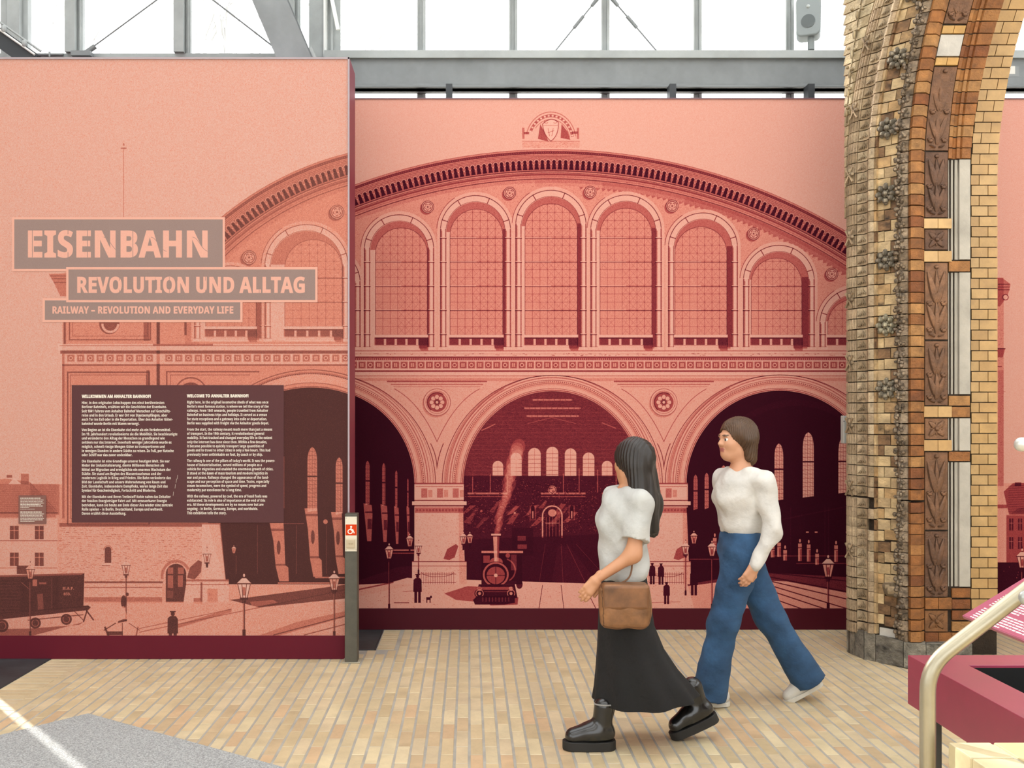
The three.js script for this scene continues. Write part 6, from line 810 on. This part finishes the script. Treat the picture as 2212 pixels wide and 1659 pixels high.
// ---- woman in pale shirt and black skirt
{
  const P = thing('person', 'walking woman with long dark hair, pale short-sleeved shirt, black skirt and boots', 'person'), Z = 5.0, p = (px, py, dz = 0) => { const q = at(px, py, Z); q.z += dz; return q; };
  const skin = '#c08a66', hips = p(1352, 1285), waist = p(1345, 1215), chest = p(1346, 1120), neck = p(1362, 1050), hc = at(1366, 998, Z);
  const shL = p(1372, 1082, 0.15), elL = p(1354, 1186, 0.195), wrL = p(1278, 1237, 0.20), shR = p(1338, 1082, -0.15), elR = p(1362, 1180, -0.2), wrR = p(1352, 1255, -0.2);
  const hpL = p(1345, 1285, 0.08), knL = p(1330, 1415, 0.06), anL = at(1306, 1560, 4.92), hpR = p(1362, 1285, -0.08), knR = p(1420, 1425, -0.07), anR = at(1508, 1532, 5.07);
  const H = head(hc, -0.95, 0.93);
  const bodyF = uni([ell(chest, V(0.10, 0.15, 0.14)), ell(waist, V(0.088, 0.12, 0.112)), ell(hips, V(0.105, 0.11, 0.15)), cap(p(1360, 1062), p(1364, 1030), 0.052, 0.048), cap(shL, elL, 0.042, 0.034), cap(elL, wrL, 0.034, 0.023), cap(shR, elR, 0.042, 0.034), cap(elR, wrR, 0.033, 0.023), cap(hpL, knL, 0.072, 0.046), cap(knL, anL, 0.045, 0.036), cap(hpR, knR, 0.072, 0.046), cap(knR, anR, 0.045, 0.036)], 0.045);
  const [l0, h0] = bounds([neck, hips, elL, elR, anL, anR, shL, shR, wrL, wrR], 0.12), tights = '#1a1817', bodyG = tint(nets(bodyF, l0, h0, 0.011), (x, y) => (y < 0.7 ? tights : skin));
  const headG = tint(nets((x, y, z) => sm(H.f(x, y, z), cap(p(1360, 1058), p(1364, 1026), 0.053, 0.048)(x, y, z), 0.03), hc.clone().add(V(-0.15, -0.22, -0.15)), hc.clone().add(V(0.15, 0.15, 0.15)), 0.004), H.color(skin));
  const hL = hand(wrL, p(1240, 1284, 0.21).sub(wrL), V(0.1, 0.2, 0.97), -1, 0.92, 0.5), hR = hand(wrR, p(1346, 1300, -0.2).sub(wrR), V(0, 0, -1), 1, 0.92, 0.5);
  part('body', joinBody([bodyG, headG, tint(nets(hL.f, hL.lo, hL.hi, 0.0034), () => skin), tint(nets(hR.f, hR.lo, hR.hi, 0.004), () => skin)]), skinM, P);
  const torso = uni([ell(p(1347, 1118), V(0.128, 0.165, 0.165)), ell(p(1326, 1132, 0.055), V(0.075, 0.06, 0.055)), ell(p(1326, 1132, -0.055), V(0.075, 0.06, 0.055)), ell(p(1346, 1185), V(0.125, 0.17, 0.15)), ell(p(1348, 1232), V(0.122, 0.10, 0.155)), cap(p(1368, 1072, 0.08), shL, 0.056, 0.06), cap(p(1350, 1072, -0.08), shR, 0.056, 0.06)], 0.05), sl = [cap(shL, shL.clone().lerp(elL, 0.72), 0.062, 0.068), cap(shR, shR.clone().lerp(elR, 0.72), 0.062, 0.066)];
  const hem = Y(1252, Z), ny = Y(1050, Z), fold = (x, y, z) => 0.004 * Math.sin(y * 40 + Math.sin(x * 18) * 2 + z * 14) + 0.003 * Math.sin(x * 50 + z * 30);
  const dL = elL.clone().sub(shL).normalize(), cL = shL.clone().lerp(elL, 0.72), dR = elR.clone().sub(shR).normalize(), cR = shR.clone().lerp(elR, 0.72);
  const topF = (x, y, z) => { let d = Math.max(torso(x, y, z), hem - y, y - ny); d = Math.max(d, -(Math.hypot(x - X(1362, Z), (y - ny) * 0.9, (z + Z) * 0.9) - 0.06)); const a = Math.max(sl[0](x, y, z), (x - cL.x) * dL.x + (y - cL.y) * dL.y + (z - cL.z) * dL.z), b = Math.max(sl[1](x, y, z), (x - cR.x) * dR.x + (y - cR.y) * dR.y + (z - cR.z) * dR.z); return sm(sm(d, a, 0.03), b, 0.03) + fold(x, y, z); };
  part('shirt', nets(topF, V(hips.x - 0.3, hem - 0.03, -Z - 0.32), V(hips.x + 0.3, ny + 0.08, -Z + 0.34), 0.0085), cloth('#c6c6c1'), P);
  // skirt: lofted rings
  { const rings = [[1246, 1302, 1396, 0.145], [1275, 1298, 1400, 0.162], [1310, 1294, 1406, 0.172], [1350, 1292, 1412, 0.178], [1400, 1290, 1432, 0.185], [1450, 1287, 1462, 0.195], [1490, 1284, 1492, 0.20], [1514, 1281, 1506, 0.205]], n = 56, Pv = [], I = [];
    rings.forEach(([py, xa, xb, rz], j) => { for (let i = 0; i < n; i++) { const a = i / n * Math.PI * 2, c = (X(xa, Z) + X(xb, Z)) / 2, rx = (X(xb, Z) - X(xa, Z)) / 2, wv = 1 + (j > 2 ? 0.022 * (j - 2) * 0.5 * Math.sin(a * 9 + j * 0.2) : 0); Pv.push(c + rx * Math.cos(a) * wv, Y(py, Z) + (j > 4 ? 0.03 * (j - 4) / 3 * Math.max(0, Math.cos(a)) : 0), -Z + rz * Math.sin(a) * wv); } });
    const m = rings.length; for (let j = m - 1; j >= 5; j--) for (let i = 0; i < n; i++) { const b = (j * n + i) * 3, cx = (X(rings[j][1], Z) + X(rings[j][2], Z)) / 2; Pv.push(cx + (Pv[b] - cx) * 0.97, Pv[b + 1] + 0.001, -Z + (Pv[b + 2] + Z) * 0.97); }
    const tot = Pv.length / 3 / n; for (let j = 0; j + 1 < tot; j++) for (let i = 0; i < n; i++) { const a = j * n + i, b = j * n + (i + 1) % n, c = a + n, d = b + n; I.push(a, b, c, b, d, c); }
    const g = new THREE.BufferGeometry(); g.setAttribute('position', new THREE.Float32BufferAttribute(Pv, 3)); g.setIndex(I); g.computeVertexNormals(); part('skirt', g, cloth('#171616'), P); }
  // long loose hair
  const hl = H.L, hair0 = uni([ell(hl(0.02, 0.030, 0), V(0.108, 0.100, 0.092), -0.95), cap(p(1378, 1000, 0.05), p(1392, 1080, 0.06), 0.062, 0.055), cap(p(1392, 1080, 0.05), p(1405, 1140, 0.05), 0.052, 0.032), cap(p(1388, 1000, -0.03), p(1408, 1090, -0.02), 0.066, 0.055), cap(p(1408, 1090, -0.02), p(1412, 1150, 0.0), 0.05, 0.026), cap(p(1372, 1010, 0.085), p(1376, 1090, 0.115), 0.036, 0.026), cap(p(1362, 985, 0.06), p(1368, 1060, 0.09), 0.04, 0.03)], 0.035), fc = cap(hl(-0.13, -0.01, 0), hl(-0.12, -0.09, 0), 0.072, 0.075);
  part('hair', nets((x, y, z) => Math.max(hair0(x, y, z) + 0.0018 * Math.sin(x * 260 + z * 220 + Math.sin(y * 14) * 1.5) + 0.002 * Math.sin(x * 90 - z * 70 + y * 6), -fc(x, y, z)), hc.clone().add(V(-0.2, -0.46, -0.22)), hc.clone().add(V(0.24, 0.15, 0.24)), 0.0055), mat('#2a231e', 0.42, { sheen: 0.4, map: cMid, metric: 3 }), P);
  const lm = mat('#161514', 0.22, { clearcoat: 0.5, clearcoatRoughness: 0.2 }), so = mat('#1d1b19', 0.6), boot = (pos, pitch, yaw) => { const s = new THREE.Group(); s.name = 'boot'; P.add(s); shoe(-0.165, 0.085, 0.047, 0.045, pos, pitch, [cap(V(-0.115, 0.062, 0), V(-0.03, 0.085, 0), 0.044, 0.05), cap(V(-0.03, 0.08, 0), V(0.045, 0.08, 0), 0.05, 0.045), cap(V(0.02, 0.09, 0), V(0.035, 0.21, 0), 0.048, 0.05)], so, lm, s, true); };
  boot(V(X(1291, 4.90), 0.001, anL.z), 0); boot(V(X(1519, 5.06), 0.062, anR.z), 0.42);
  part('sock_band', new THREE.TorusGeometry(0.05, 0.004, 8, 28).rotateX(Math.PI / 2 - 0.1).translate(anL.x + 0.0, Y(1520, 4.92), anL.z), mat('#8a8884', 0.8), P);
  // tan bag at her hip
  const B = thing('shoulder_bag', 'soft tan leather bag carried at the hip over a black skirt', 'bag'), bm = mat('#9a6a42', 0.55, { map: cMid, bumpMap: nSoft, bumpScale: 0.003, metric: 3 }), bc = p(1334, 1290, 0.235);
  part('pouch', nets((x, y, z) => { const qx = Math.abs(x - bc.x) - 0.085, qy = Math.abs(y - bc.y) - 0.075, qz = Math.abs(z - bc.z) - 0.012; return Math.hypot(Math.max(qx, 0), Math.max(qy, 0), Math.max(qz, 0)) + Math.min(Math.max(qx, qy, qz), 0) - 0.03 - 0.010 * Math.cos((y - bc.y) * 14) + 0.003 * Math.sin(x * 60 + y * 30); }, bc.clone().addScalar(-0.17), bc.clone().addScalar(0.17), 0.007), bm, B);
  part('flap', rbox(bc.x - 0.112, bc.x + 0.112, bc.y - 0.012, bc.y + 0.112, bc.z - 0.046, bc.z + 0.056, 0.02, 3), mat('#8b5d39', 0.5, { map: cMid, metric: 3 }), B);
  const sp = [V(bc.x + 0.1, bc.y + 0.09, bc.z), V(bc.x + 0.09, bc.y + 0.3, bc.z - 0.03), p(1380, 1110, 0.16), p(1370, 1060, 0.09), p(1355, 1080, -0.12)]; part('strap', new THREE.TubeGeometry(new THREE.CatmullRomCurve3([V(bc.x - 0.1, bc.y + 0.09, bc.z - 0.01), p(1345, 1235, 0.19), p(1352, 1160, 0.19), p(1362, 1085, 0.13), p(1366, 1063, 0.08)]), 40, 0.0045, 8), mat('#6e4a2d', 0.5), B);
}
renderer.render(scene, camera);
